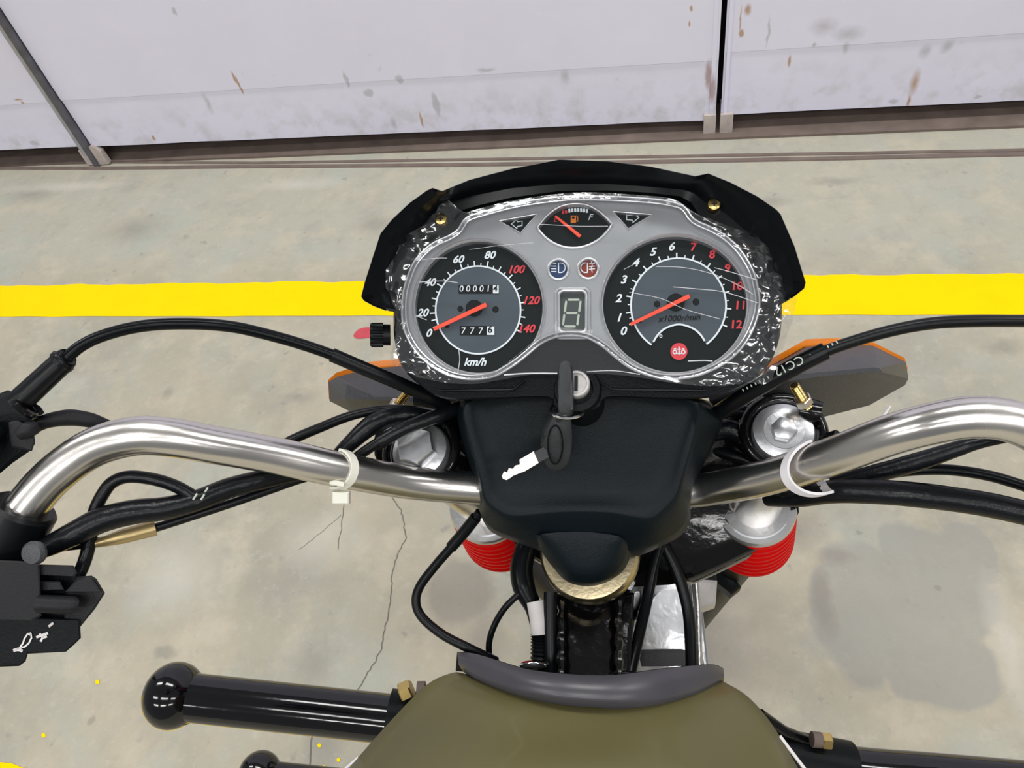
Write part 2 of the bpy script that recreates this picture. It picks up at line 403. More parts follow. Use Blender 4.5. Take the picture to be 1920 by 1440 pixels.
# ------------------------------------------------------------------ setting: floor
fl = MB()
nx, ny = 24, 16
rows = [[V((-6 + 12 * i / nx, -4 + 6.6 * j / ny, 0)) for i in range(nx + 1)] for j in range(ny + 1)]
fl.loft(rows, False)
floor = fl.build('floor', M['floor'], smooth=False); floor['kind'] = 'structure'
floor['label'] = 'worn grey concrete floor with stains and cracks'
Zup = V((0, 0, 1))
def floor_line(y0, y1, name, label):
    b = MB(); top, bot = [], []
    n = 400
    for i in range(n + 1):
        x = -5 + 10 * i / n
        j = noise.noise(V((x * 14, y1 * 3, 0))) * .006 + noise.noise(V((x * 55, 1, 0))) * .004
        k = noise.noise(V((x * 9, y0 * 3, 5))) * .0025
        bot.append(V((x, y0 + k, .0012))); top.append(V((x, y1 + max(-.004, j), .0012)))
    b.loft([bot, top], False)
    return b.build(name, M['yellow'], floor, False, label=label)
floor_line(1.391, 1.530, 'yellow_line', 'wide yellow painted floor line beyond the motorcycle')
a = FL(0, 1431); floor_line(a.y - .14, a.y, 'yellow_line', 'yellow painted floor line at the near edge')
def crack(pts, wd):
    P = [FL(x, y, .0008) for x, y in pts]; P2 = []
    for p, q in zip(P, P[1:]):
        for k in range(5):
            t = k / 5; m = p.lerp(q, t); P2.append(m + V((random.uniform(-1, 1), random.uniform(-1, 1), 0)) * .0022 * (k > 0))
    P2.append(P[-1]); b = MB()
    band(b, P2, wd, Zup); b.build('crack', M['crack'], floor, False)
crack([(735, 932), (752, 955), (756, 975), (762, 1008), (745, 1040), (736, 1070), (734, 1100), (728, 1150), (722, 1180), (716, 1215), (700, 1245), (685, 1270), (668, 1296), (650, 1330)], .0022)
crack([(648, 935), (640, 985), (634, 1030)], .0016)
crack([(585, 1382), (580, 1440), (577, 1500)], .0030)
crack([(640, 965), (600, 1000), (560, 1030)], .0010)
b = MB(); b.face([p + Zup * .001 for p in [FL(q.x, q.y) for q in spx([(663, 629), (672, 618), (688, 614), (700, 616), (704, 624), (697, 632), (680, 635), (668, 635)], 32)]])
b.build('red_paint_mark', mat('red_floor_paint', (.52, .06, .08), .6, var=.3), floor, False)
for x, y, r in ((599, 1398, 3.5), (635, 1425, 3.5), (608, 1438, 3), (82, 1379, 4), (183, 1279, 4)):
    b = MB(); b.face([p + Zup * .001 for p in [FL(q.x, q.y) for q in ell(x, y, r, r * 1.1, 12)]]); b.build('paint_drop', M['yellow'], floor, False)
def bar_on_floor(pts, wd, name, m, hh=.004):
    P = [FL(x, y) for x, y in pts]; lo, hi, l2, h2 = [], [], [], []
    for i, p in enumerate(P):
        t = (P[min(i + 1, len(P) - 1)] - P[max(i - 1, 0)]).normalized(); s = Zup.cross(t) * wd / 2
        lo.append(p - s); hi.append(p + s); l2.append(p - s * .8 + Zup * hh); h2.append(p + s * .8 + Zup * hh)
    b = MB(); b.loft([lo, l2, h2, hi], False); return b.build(name, m, floor, False)
bar_on_floor([(-60, 316), (200, 316), (480, 313), (860, 310), (1240, 304), (1600, 297), (1990, 288)], .018, 'rail_edge', M['rust'])
bar_on_floor([(100, 304), (480, 306), (860, 300), (1240, 294), (1600, 288), (1990, 281)], .014, 'rail_edge', M['rust'], .003)

# ------------------------------------------------------------------ setting: sliding steel doors with a sill below
b = MB(); q = []
s0 = [FL(-400, 322), FL(30, 312), FL(480, 297), FL(1240, 267), FL(1990, 237)]
b.loft([[p for p in s0], [p + Zup * .008 for p in s0], [V((p.x, 2.55, .008)) for p in s0]], False)
sill = b.build('trim_1', M['rust'], smooth=False); sill['kind'] = 'structure'; sill['label'] = 'rusty steel sill under the doors'
b = MB(); b.loft([[V((-6, 2.34, 0)), V((6, 2.34, 0))], [V((-6, 2.34, 3.2)), V((6, 2.34, 3.2))]], False)
bk = b.build('gap_shade_sheet', M['dark'], smooth=False); bk['kind'] = 'structure'; bk['label'] = 'near-black sheet painted as the darkness behind the doors'  # added sheet; the darkness in the door gaps is its near-black colour
def door(idx, xa, xb, zbl, zbr, zsl, zsr, label):
    """steel sheet with a folded seam; bottom edge and seam may run slightly off level"""
    b = MB(); y = WALL_Y; n = 20
    X = [xa + (xb - xa) * i / n for i in range(n + 1)]
    def zz(a, c, i): return a + (c - a) * i / n
    prof = [(0, .09, -.0), (0, 0, 0.0), (1, 0, 0), (1, -.0030, .0006), (1, -.0030, .02), (2, -.003, 2.9)]
    loops = []
    for kind, dy, dz in prof:
        row = []
        for i, x in enumerate(X):
            z = zz(zbl, zbr, i) if kind == 0 else zz(zsl, zsr, i) + dz if kind == 1 else dz
            bow = .004 * noise.noise(V((x * 1.7, z * 2, idx))) + (.004 * noise.noise(V((x * 5, 9, idx))) if kind == 0 and dy == 0 else 0)
            row.append(V((x, y + dy + (bow if dy < .05 else 0), z)))
        loops.append(row)
    b.loft(loops, False)
    o = b.build('door_%d' % idx, M['wall'], smooth=True, angle=20); o['kind'] = 'structure'; o['label'] = label
    return o
def wz(px, py): return WL(px, py).z
XA, XB = -2.128, .107
dl = door(1, -4.6, XA - .012, wz(0, 277) + .01, wz(140, 275), wz(100, 190) - .01, wz(100, 190), 'left grey steel door sheet beyond the slanting dark post')
dm = door(2, XA + .02, XB - .007, wz(215, 272), wz(1320, 226), wz(130, 187), wz(1300, 115), 'wide middle grey steel door sheet with rust spots')
dr = door(3, XB + .008, 4.5, wz(1385, 214), wz(1920, 190) - .02, wz(1385, 97), wz(1920, 67) - .01, 'right grey steel door sheet with a rust spot near its edge')
EX, EY = V((1, 0, 0)), V((0, 1, 0))
b = MB(); b.box(V((XA + .006, WALL_Y - .004, 1.45)), EX, EY, Zup, .020, .034, 2.9, .002)
po = b.build('trim_2', M['post'], smooth=False); po['kind'] = 'structure'; po['label'] = 'dark steel door post at the left'
b = MB(); b.box(V((XA - .012, WALL_Y - .007, 1.47)), EX, EY, Zup, .015, .026, 2.84, .002); b.build('post_flange', M['postlight'], po, False)
for dx, wd, zt in ((-.018, .036, .075), (.034, .05, .085)):
    b = MB(); b.prism([V((XA + dx - wd / 2, WALL_Y - .012, .004)), V((XA + dx + wd / 2 * .9, WALL_Y - .012, .006)), V((XA + dx + wd / 2 * .8, WALL_Y - .012, zt * .7)), V((XA + dx - wd * .1, WALL_Y - .012, zt)), V((XA + dx - wd / 2, WALL_Y - .012, zt * .9))], V((0, .02, 0)))
    b.build('post_foot', M['footrust'], po, False)
for s, dx, wd in ((dm, -.020, .012), (dr, .020, .010)):
    b = MB(); b.box(V((XB + dx, WALL_Y - .004, 1.47)), EX, EY, Zup, wd, .008, 2.84, .002); b.build('edge_strip', M['wall'], s, False)
for s, dx, wd in ((dm, -.024, .036), (dr, .026, .038)):
    b = MB(); b.box(V((XB + dx, WALL_Y - .006, .037)), EX, EY, Zup, wd, .014, .070, .002); b.build('edge_foot', M['footrust'], s, False)

# ------------------------------------------------------------------ motorcycle root
bike = bpy.data.objects.new('motorcycle', None); C.objects.link(bike)
base = V((-.05, .1, 0)); bike.location = base; ORG['motorcycle'] = base
tag(bike, 'motorcycle with olive fuel tank, chrome handlebar and black instrument cluster on the concrete floor', 'motorcycle')
DOWN = V((0, 0, -1))
FORK = rot(V((.208, .392, .896)).normalized())
LAT = V((.443, .055, -.02)).normalized()          # sideways across the steered front end
FWD = FORK.cross(LAT); FWD = (FWD if FWD.y > 0 else -FWD).normalized()
FWD_H = V((FWD.x, FWD.y, 0)).normalized()

# ---- wheel, fender and fork
Cw = W(1105, 1036, .55) + FORK * .64; Cw.z = .315
b = MB(); AXL = LAT
def wheel_loops(prof, n=56):
    v = AXL.cross(Zup).normalized(); u2 = v.cross(AXL)
    rows = []
    for i in range(n + 1):
        a = 2 * PI * i / n; d = v * math.cos(a) + u2 * math.sin(a)
        rows.append([Cw + d * r + AXL * x for r, x in prof])
    return rows
b.loft(wheel_loops([(.235, -.03), (.26, -.040), (.29, -.043), (.308, -.032), (.314, 0), (.308, .032), (.29, .043), (.26, .040), (.235, .03)]))
wh = b.build('front_wheel', M['tyre'], bike)
b = MB(); b.loft(wheel_loops([(.238, -.03), (.222, -.026), (.218, 0), (.222, .026), (.238, .03)])); b.build('wheel_rim', M['steel'], wh)
b = MB(); b.lathe(Cw - AXL * .055, AXL, [(.02, 0), (.055, .01), (.03, .03), (.03, .08), (.055, .10), (.02, .11)]); b.build('hub', M['cast'], wh)
for i in range(18):
    v = AXL.cross(Zup).normalized(); u2 = v.cross(AXL); a = 2 * PI * i / 18; d = v * math.cos(a) + u2 * math.sin(a)
    b = MB(); b.tube([Cw + d * .03 + AXL * (.03 if i % 2 else -.03), Cw + d * .222], .0018, 6); b.build('spoke', M['steel'], wh)

# ---- headstock, frame spine, lower clamp
ST = lambda t: W(1105, 1036, .555) + FORK * t
b = MB(); b.lathe(ST(.012), FORK, [(.030, 0), (.0345, .003), (.0345, .02), (.030, .03), (.028, .17), (.034, .18), (.034, .20)], 40)
hs = b.build('headstock', M['steelblack'], bike)
b = MB(); b.lathe(ST(-.006), FORK, [(.026, -.001), (.0335, 0), (.0355, .003), (.036, .012), (.033, .014)], 48)
b.build('steering_stem_nut', M['gold'], bike, label='dull gold bearing cap')
spine = [(1042, 1115), (1190, 1112), (1186, 1180), (1182, 1275), (1046, 1275), (1040, 1180)]
b = MB(); b.prism([W(x, y, .565 - .0002 * (y - 1115)) for x, y in spine], rot(V((0.05, .25, .96))) * .09, .004)
sp = b.build('frame_spine', M['steelblack'], bike)
for x in (1052, 1160):
    b = MB(); pts = [W(x + (i % 3 - 1) * 1.2 + (0 if x < 1100 else .03 * (12 - i)), 1122 + i * 12, .558 - .0002 * i * 12) for i in range(13)]
    b.tube(pts, [.0030 + .0008 * math.sin(i * 2.1) for i in range(13)], 8); b.build('weld_bead', M['steelblack'], sp)
low = [(862, 930), (905, 975), (1000, 1045), (1120, 1095), (1215, 1098), (1290, 1088), (1400, 1038), (1470, 1000), (1500, 950), (1470, 905), (1390, 900), (1250, 960), (1000, 950)]
b = MB(); b.prism([W(p.x, p.y, .600 - .00006 * (p.x - 1180)) for p in spx(low, 60)], FORK * .028, .003)
lc = b.build('lower_fork_clamp', M['steelblack'], bike)
# ---- forks
def fork(cap, ring, end, Rr, Re, side):
    """top cap, upper rim of the boot and lower rim of the boot, as (px, py, distance)"""
    top, bel, fin = W(*cap), W(*ring), W(*end); ax = (bel - top).normalized(); a2 = (fin - bel).normalized(); n2 = (fin - bel).length
    b = MB(); b.tube([top + ax * .004, bel, bel + a2 * .02], .0180, 36)
    t = b.build('fork_tube', M['chrome'], bike)
    ax = FORK
    b = MB(); b.lathe(top - ax * .004, ax, [(.0135, -.002), (.0185, 0), (.0195, .002), (.0195, .012)], 40)
    if side > 0:
        b.lathe(top - ax * .007, ax, [(.006, 0), (.0125, .0005), (.0130, .002), (.0130, .004)], 30)
        b.hexa(top - ax * .010, ax, .0080, .004)
    else: b.hexa(top - ax * .014, ax, .0135, .012)
    b.build('fork_cap', M['capsteel'], t)
    b = MB(); b.lathe(bel, a2, [(.018, -.004), (Rr * .84, -.004), (Rr * .86, -.001), (Rr * .99, -.001), (Rr * 1.03, .001), (Rr * 1.03, .006), (Rr * .9, .007)], 44); b.build('fork_shroud', M['capsteel'], t, angle=25)
    b = MB(); prof = [(Rr * .9, .003)]; n = 8
    for i in range(n):
        for f, g in ((.1, -.0012), (.35, .0008), (.65, .0008), (.9, -.0012)):
            k = (i + f) / n; prof.append((Rr + (Re - Rr) * k ** .8 + g, .004 + n2 * k))
    prof.append((Re * .7, n2 + .006)); b.lathe(bel, a2, prof, 44)
    b.build('fork_boot', M['red'], bike, angle=25, label='red ribbed rubber fork boot on the %s fork' % ('right' if side > 0 else 'left'))
    axle = Cw + AXL * (.060 * side)
    b = MB(); p0 = fin - a2 * .01; b.tube([p0, p0.lerp(axle, .35), axle], [.022, .020, .018], 24); b.build('fork_leg', M['satin'], t)
fork((790, 846, .515), (912, 948, .600), (941, 996, .680), .0288, .0352, -1)
fork((1468, 812, .495), (1417, 950, .590), (1408, 1004, .672), .0294, .0352, 1)
b = MB(); b.tube([Cw - AXL * .062, Cw + AXL * .062], .009, 14); b.build('axle', M['steel'], wh)
# fender: chromed shell around the wheel
b = MB(); rows = []
vF = AXL.cross(Zup).normalized(); vF = vF if vF.y > 0 else -vF
for i in range(31):
    a = math.radians(10 + 168 * i / 30); d = vF * math.cos(a) + Zup * math.sin(a)
    rows.append([Cw + d * (.335 + .03 * math.cos(t * 1.25)) + AXL * (.060 * math.sin(t * 1.25) / math.sin(1.25)) for t in [-1 + 2 * j / 12 for j in range(13)]])
for r2 in rows: pass
b.loft(rows, False); inner = [[p + (Cw - p).normalized() * .003 for p in r] for r in rows]; b.loft(inner, False)
fe = b.build('front_fender', M['steel'], bike)
for s in (0, 12):
    b = MB(); b.tube([r[s] for r in rows], .003, 8); b.build('fender_edge', M['steel'], fe)

# ---- engine casting seen beside the frame
b = MB(); en = [(1188, 1175), (1205, 1130), (1240, 1092), (1280, 1075), (1306, 1085), (1311, 1130), (1313, 1200), (1314, 1290), (1190, 1300)]
b.prism([W(p.x, p.y, .70 - .0001 * (p.y - 1100)) for p in spx(en, 44, True, 5)], FORK * .10, .006)
eng = b.build('engine_cover', M['steel'], bike, angle=30)
b = MB(); b.prism([W(p.x, p.y, .685) for p in rrect(1198, 1218, 1290, 1300, 10)], FORK * .03, .003); b.build('casting_ledge', M['greyplastic'], eng)
b = MB(); b.tube([W(1303, 1085, .69), W(1308, 1150, .69), W(1311, 1290, .68)], .0035, 10); b.build('casting_rib', M['cast'], eng)
b = MB(); b.prism([W(*p, .72) for p in [(1304, 1085), (1345, 1088), (1342, 1130), (1320, 1138), (1306, 1136)]], FORK * .04, .004); b.build('casting_lug', M['palecast'], eng)
b = MB(); b.prism([W(*p, .73) for p in [(1340, 1062), (1378, 1085), (1390, 1100), (1372, 1114), (1345, 1092)]], FORK * .03, .003); b.build('casting_lug', M['satin'], eng)

# ---- upper fork clamp
up = [(705, 800), (740, 775), (800, 775), (870, 800), (1000, 800), (1330, 790), (1395, 752), (1470, 742), (1530, 768), (1546, 815), (1530, 860), (1480, 895), (1320, 925), (1100, 940), (900, 930), (790, 915), (725, 890), (700, 850)]
def upZ(x): return .535 - .000035 * (x - 1100)
b = MB(); lo = [W(p.x, p.y, upZ(p.x)) for p in spx(up, 70)]; b.prism(lo, FORK * .022, .003)
uc = b.build('upper_fork_clamp', M['steelblack'], bike)
b = MB(); b.ring(W(1468, 812, .500), FORK, .0235, .0048, 40, 10); b.build('clamp_collar', M['steelblack'], uc)
b = MB(); b.ring(W(790, 846, .520), FORK, .0235, .0042, 40, 10); b.build('clamp_collar', M['steelblack'], uc)
b = MB(); e1, e2 = W(1500, 768, .497), W(1540, 775, .492); b.tube([e1, e1.lerp(e2, .5), e2], [.007, .0082, .0075], 14); b.build('clamp_ear', M['steelblack'], uc)
def bolt(parent, x0, y0, z0, x1, y1, z1, r, m, nutr, nutat):
    p, q = W(x0, y0, z0), W(x1, y1, z1); ax = (q - p).normalized(); n = (q - p).length; b = MB()
    prof = []; k = int(n / .0012)
    for i in range(k): prof += [(r, i * n / k), (r * .82, (i + .5) * n / k)]
    b.lathe(p, ax, prof + [(r * .8, n)], 14); o = b.build('bolt', m, parent, angle=20)
    b = MB(); b.hexa(p + ax * (n * nutat), ax, nutr, nutr * 1.0); b.build('nut', M['silverzinc'] if nutr < .0058 else m, o, False)
    return o
bolt(uc, 1515, 765, .49, 1489, 722, .478, .0030, M['brass'], .0055, .20)
bolt(uc, 1552, 830, .50, 1528, 786, .50, .0028, M['brass'], .0048, .05)
b = MB(); b.tube([W(1556, 822, .485), W(1566, 818, .482), W(1573, 824, .482)], .0042, 10); b.build('clamp_bolt_head', M['steelblack'], uc)
b = MB(); b.tube([W(1405, 740, .55), W(1412, 790, .55)], .0045, 10); b.build('mount_stay', M['cast'], uc)

# ---- turn signals
def signal(A, B, R, za, zb, zr, label, stalk):
    b = MB(); LB = [W(x, y, zb) for x, y in B]; LR = [W(x, y, zr) for x, y in R]; c = sum(LR, V()) / len(LR)
    b.loft([[p + (sum(LB, V()) / len(LB) - p) * .05 + ray(960, 720) * .004 for p in LB], LB, [p.lerp(q, .96) for p, q in zip(LB, LR)], LR], True, True, True)
    o = b.build('turn_signal', M['greyplastic'], bike, angle=18, label=label)
    LA = [W(x, y, za) for x, y in A]; b = MB(); b.loft([LA, [W(x, y, zb + .003) for x, y in A], [p + ray(960, 720) * .004 for p in LB]], True, True, False)
    b.build('amber_lens', M['amber'], o, angle=30, label='amber lens')
    b = MB(); b.tube(*stalk, 14); b.build('stalk', M['satin'], o)
    return o
L_ = signal([(615, 713), (630, 699), (695, 678), (760, 672), (830, 690), (850, 770), (740, 780), (665, 770), (617, 748)],
            [(616, 716), (633, 706), (695, 691), (760, 686), (850, 700), (850, 785), (740, 787), (665, 776), (618, 752)],
            [(647, 744), (651, 720), (700, 744), (760, 745), (840, 748), (840, 756), (740, 751), (690, 749), (648, 748)], .635, .62, .592,
            'charcoal turn signal with amber lens at the left of the cluster', ([W(790, 740, .60), W(900, 770, .58)], .012))
R_ = signal([(1440, 676), (1512, 636), (1560, 634), (1630, 638), (1696, 671), (1702, 690), (1690, 720), (1620, 755), (1530, 775), (1400, 772)],
            [(1440, 690), (1512, 650), (1560, 646), (1637, 648), (1699, 679), (1703, 710), (1697, 722), (1630, 760), (1540, 783), (1400, 782)],
            [(1430, 716), (1480, 704), (1535, 698), (1639, 689), (1648, 690), (1656, 698), (1640, 697), (1600, 701), (1535, 706), (1430, 722)], .575, .56, .508,
            'charcoal turn signal with amber lens at the right of the cluster', ([W(1440, 740, .545), W(1340, 770, .56)], .012))
bolt(L_, 740, 765, .565, 764, 736, .56, .0032, M['brass'], .0056, .0)

# ---- handlebar
left = [(1000, 922, .520), (900, 916, .515), (765, 904, .500), (634, 880, .475), (520, 855, .458), (400, 834, .440), (320, 820, .430), (250, 818, .425), (170, 842, .424), (100, 893, .422), (50, 950, .420), (15, 1005, .420), (-40, 1115, .425), (-110, 1245, .430)]
right = [(1190, 922, .520), (1290, 921, .515), (1340, 915, .505), (1440, 895, .472), (1560, 856, .437), (1680, 812, .410), (1770, 789, .398), (1830, 782, .393), (1895, 789, .390), (1960, 820, .392), (2020, 870, .395), (2110, 1000, .40)]
pts = resample(cat([W(*p) for p in left[::-1]] + [W(*p) for p in right], 8), 150)
b = MB(); b.tube(pts, .0110, 28)
hb = b.build('handlebar', M['chrome'], bike, angle=85)
def px_of(p):
    q = p - EYE; zz = q.dot(rot(V((0, 0, 1)))); return 960 + F_PX * q.dot(rot(V((1, 0, 0)))) / zz, 720 + F_PX * q.dot(rot(V((0, 1, 0)))) / zz, zz
bar_path = pts

# ---- handlebar cover (grained pad) with its front cap
out = [(857, 766), (863, 816), (876, 862), (890, 907), (898, 956), (918, 995), (955, 1012), (1003, 1029), (1050, 1045), (1110, 1052), (1165, 1048), (1204, 1040), (1245, 1022), (1277, 1004), (1295, 975), (1295, 947), (1306, 900), (1322, 865), (1337, 835), (1356, 788), (1341, 766), (1318, 748), (1200, 728), (1080, 726), (960, 730), (880, 744)]
sho = [(868, 770), (878, 816), (891, 865), (902, 905), (908, 936), (926, 955), (957, 970), (1003, 967), (1050, 962), (1100, 961), (1150, 964), (1190, 972), (1222, 975), (1248, 955), (1264, 938), (1274, 918), (1281, 890), (1290, 860), (1302, 815), (1312, 772), (1310, 762), (1305, 752), (1200, 733), (1080, 731), (960, 735), (885, 750)]
pla = [(898, 775), (908, 816), (920, 850), (933, 884), (940, 905), (950, 918), (970, 925), (1010, 928), (1050, 929), (1100, 930), (1150, 930), (1190, 928), (1215, 920), (1235, 905), (1246, 892), (1255, 875), (1262, 855), (1268, 835), (1280, 800), (1290, 772), (1288, 765), (1280, 757), (1200, 738), (1080, 736), (960, 740), (905, 756)]
o2, s2, p2 = V2(out), V2(sho), V2(pla)
lo = [onP(o2, -.045, KP), onP(inset(o2, .5), -.030, KP), onP([p.lerp(q, .18) for p, q in zip(o2, s2)], -.0155, KP), onP([p.lerp(q, .8) for p, q in zip(o2, s2)], -.0035, KP), onP(s2, 0, KP), onP([p.lerp(q, .12) for p, q in zip(s2, p2)], .0004, KP),
      onP([p.lerp(q, .55) for p, q in zip(s2, p2)], -.0020, KP), onP(p2, -.0042, KP), onP([p.lerp(V((1085, 850, 0)), .15) for p in p2], -.005, KP), onP([p.lerp(V((1085, 850, 0)), .55) for p in p2], -.0052, KP)]
lo = [resample(cat(l, 4, True), 104, True) for l in lo]
b = MB(); b.loft(lo, True, True, True)
hc = b.build('handlebar_cover', M['cover'], bike, angle=60)
co = [(1000, 1002), (1030, 996), (1091, 993), (1145, 998), (1177, 1006), (1184, 1030), (1172, 1066), (1145, 1088), (1118, 1098), (1091, 1099), (1062, 1090), (1040, 1068), (1018, 1038)]
ci = [(1013, 1004), (1036, 999), (1091, 997), (1142, 1002), (1166, 1009), (1160, 1024), (1143, 1050), (1127, 1068), (1110, 1075), (1090, 1075), (1070, 1067), (1052, 1048), (1030, 1024)]
co, ci = V2(co), V2(ci)
cl = [onP(co, -.045, KP), onP(inset(co, .6), -.022, KP), onP([p.lerp(q, .3) for p, q in zip(co, ci)], -.0125, KP), onP([p.lerp(q, .8) for p, q in zip(co, ci)], -.0082, KP), onP(ci, -.007, KP), onP([p.lerp(V((1090, 1025, 0)), .3) for p in ci], -.0062, KP)]
b = MB(); b.loft([resample(cat(l, 4, True), 56, True) for l in cl], True, True, True); b.build('cover_front_cap', M['cover'], hc, angle=60)

# ---- instrument cluster
rim_out = spx([(1080, 366), (1020, 371), (960, 381), (900, 397), (877, 405), (866, 415), (857, 430), (840, 441), (815, 452), (795, 467), (775, 490), (762, 520), (754, 550), (752, 585), (755, 612), (763, 635), (780, 662), (807, 687), (837, 704), (870, 712), (900, 712), (930, 706), (962, 688), (987, 669), (1012, 648), (1030, 638), (1052, 632), (1080, 631), (1105, 637), (1130, 652), (1150, 669), (1172, 686), (1197, 699), (1230, 709), (1267, 712), (1305, 707), (1335, 696), (1362, 681), (1387, 659), (1407, 631), (1421, 597), (1426, 565), (1422, 537), (1415, 510), (1402, 485), (1385, 462), (1362, 441), (1335, 425), (1312, 415), (1300, 407), (1292, 395), (1282, 384), (1268, 379), (1230, 372), (1155, 367)], 200)
# housing: body behind the lens down to the lower lip
hou = spx([(740, 560), (738, 610), (742, 650), (755, 690), (790, 724), (835, 748), (930, 748), (1028, 746), (1040, 765), (1083, 778), (1125, 765), (1140, 746), (1240, 748), (1335, 745), (1400, 720), (1437, 690), (1460, 640), (1466, 570), (1455, 500), (1420, 440), (1370, 400), (1310, 372), (1230, 352), (1080, 346), (940, 358), (870, 384), (800, 430), (755, 490)], 180)
b = MB(); b.loft([onP([p.lerp(V((1085, 560, 0)), .06) for p in hou], -.075), onP(hou, -.022), onP(hou, -.006), onP(inset(hou, 3), -.003), onP([p.lerp(V((1085, 560, 0)), .5) for p in hou], -.003)], True, True, True)
ic = b.build('instrument_cluster', M['satin'], bike, angle=35, label='black twin-dial instrument cluster')
Pn, Pu, Pv = PL.n, PL.u, PL.v
def sub(b, name, m, smooth=True, angle=40, label=None): return b.build(name, M[m], ic, smooth, angle, label)
for x0, x1, sh, xe, ye in ((822, 962, 1, 985, 712), (1325, 1150, -1, 1120, 714)):
    b = MB(); b.tube([PL(x0, 731, -.001), PL(x0 + 8 * sh, 732, -.001), PL((x0 + x1) / 2, 731, -.001), PL(x1, 730, -.001), PL(xe, ye, -.001)], .0007, 6); sub(b, 'lower_lip_bead', 'gloss')
# visor (hood)
vis_o = [(724, 583), (700, 574), (682, 564), (677, 556), (684, 528), (698, 484), (713, 438), (735, 411), (768, 380), (800, 357), (811, 352), (829, 358), (880, 337), (960, 316), (1048, 299), (1140, 302), (1220, 312), (1303, 330), (1328, 325), (1370, 342), (1420, 368), (1456, 393), (1464, 402), (1490, 462), (1511, 530), (1508, 541), (1497, 550), (1484, 560)]
vis_m = [(745, 585), (738, 575), (732, 562), (730, 545), (734, 520), (742, 490), (757, 465), (775, 443), (796, 424), (818, 402), (832, 388), (850, 378), (890, 366), (960, 353), (1050, 345), (1140, 345), (1215, 350), (1282, 356), (1300, 362), (1320, 378), (1360, 400), (1395, 430), (1415, 452), (1432, 480), (1448, 520), (1456, 545), (1460, 560), (1462, 572)]
vis_i = [(758, 600), (754, 580), (750, 562), (750, 545), (754, 520), (764, 492), (778, 470), (795, 452), (814, 438), (838, 424), (850, 410), (866, 394), (900, 384), (960, 370), (1050, 358), (1140, 357), (1215, 361), (1275, 368), (1296, 380), (1310, 402), (1345, 420), (1375, 440), (1395, 460), (1412, 485), (1428, 520), (1436, 545), (1438, 565), (1440, 590)]
vo, vm, vi = [V2(x) for x in (vis_o, vis_m, vis_i)]
def hh(l, h, k): return [PL(p.x, p.y, h) for p in l]
nv = len(vo)
def edge_fade(i): return min(1, min(i, nv - 1 - i) / 3)
rimh = [.012 + .016 * edge_fade(i) for i in range(nv)]
def vloop(l, hs, off=0): return [PL(p.x, p.y, h) for p, h in zip(inset_open(l, off), hs)]
def inset_open(l, d):
    if not d: return l
    o = []
    for i, p in enumerate(l):
        t = (l[min(i + 1, len(l) - 1)] - l[max(i - 1, 0)]).normalized(); o.append(p + V((-t.y, t.x, 0)) * d)
    return o
b = MB()
b.loft([vloop(vi, [-.004] * nv), vloop(vi, [.006] * nv), vloop(vm, [.0075] * nv), vloop([p.lerp(q, .12) for p, q in zip(vm, vo)], [.0095] * nv), vloop([p.lerp(q, .6) for p, q in zip(vm, vo)], [h * .80 for h in rimh]), vloop(vo, [h - .001 for h in rimh], 2.0), vloop(vo, rimh, .7), vloop(vo, [h - .0015 for h in rimh]),
        vloop(vo, [h - .006 for h in rimh], 2), vloop([p.lerp(q, .25) for p, q in zip(vo, vm)], [-.02] * nv), vloop([p.lerp(q, .5) for p, q in zip(vo, vm)], [-.05] * nv)], False)
sub(b, 'visor', 'gloss', True, 32)
for x, y, k in ((827, 411, .0112), (1339, 383, .0118)):
    c = PL(x, y, k); r = 11.5 * .46 / F_PX; b = MB(); b.lathe(c, Pn, [(r, -.004), (r, 0), (r * .94, .0006), (r * .7, .0010), (r * .35, .0012), (0, .0012)], 24); s_ = sub(b, 'visor_screw', 'brass')
    b = MB()
    for d in (Pu, Pv): b.box(c + Pn * .0010, d, d.cross(Pn), Pn, r * .9, r * .24, .0008)
    sub(b, 'screw_slot', 'dark', False)
# dials
def disc(l, h, name, m, thick=.002):
    b = MB(); b.loft([onP(l, h - thick), onP(l, h)], True, True, True); return sub(b, name, m, False)
SP_O, TA_O = ell(898, 576, 121, 125, 72), ell(1265.5, 571, 137, 129, 72)
disc(SP_O, 0, 'speedometer_face', 'dial'); disc(TA_O, 0, 'tachometer_face', 'dial')
disc(ell(897, 582, 79.5, 82, 64), .0006, 'speedometer_centre', 'dialin', .0006)
notch = spx([(1225, 642), (1233, 629), (1248, 616), (1273, 609), (1298, 616), (1313, 628), (1321, 640)], 24, False)
a0, a1 = math.atan2(574 - 640, 48), math.atan2(574 - 642, -47)
arc = ell(1272, 574, 89, 89, 60, a0, a1 + 2 * PI, True)
disc(arc + notch[1:-1], .0006, 'tachometer_centre', 'dialin', .0006)
px2m = .455 / F_PX
def scale_marks(name, cx, cy, rx, ry, ticks, extra=None, full=True):
    b = MB(); lw = 3.2 * px2m
    ringp = ell(cx, cy, rx, ry, 80, 0, 2 * PI, True) if full else extra
    band(b, onP(ringp), lw, Pn, .0009)
    for a, ln, wd in ticks:
        a = math.radians(a); p, q = (PL(cx + (rx + 1 + k) * math.cos(a), cy - (ry + 1 + k) * math.sin(a)) for k in (0, ln))
        band(b, [p, q], wd * px2m, Pn, .0009)
    return b
maj = [201, 184, 148, 111.6, 78, 45, 9, -26.6]
tk = []
for i, a in enumerate(maj):
    tk.append((a, 10, 2.6))
    if i < 7:
        nb = maj[i + 1]
        for k, ln, wd in ((.25, 5, 1.8), (.5, 9, 2.3), (.75, 5, 1.8)):
            if i > 0 or k == .5: tk.append((a + (nb - a) * k, ln, wd))
b = scale_marks('s', 897, 582, 79.5, 82, tk); sub(b, 'speedometer_scale', 'white', False)
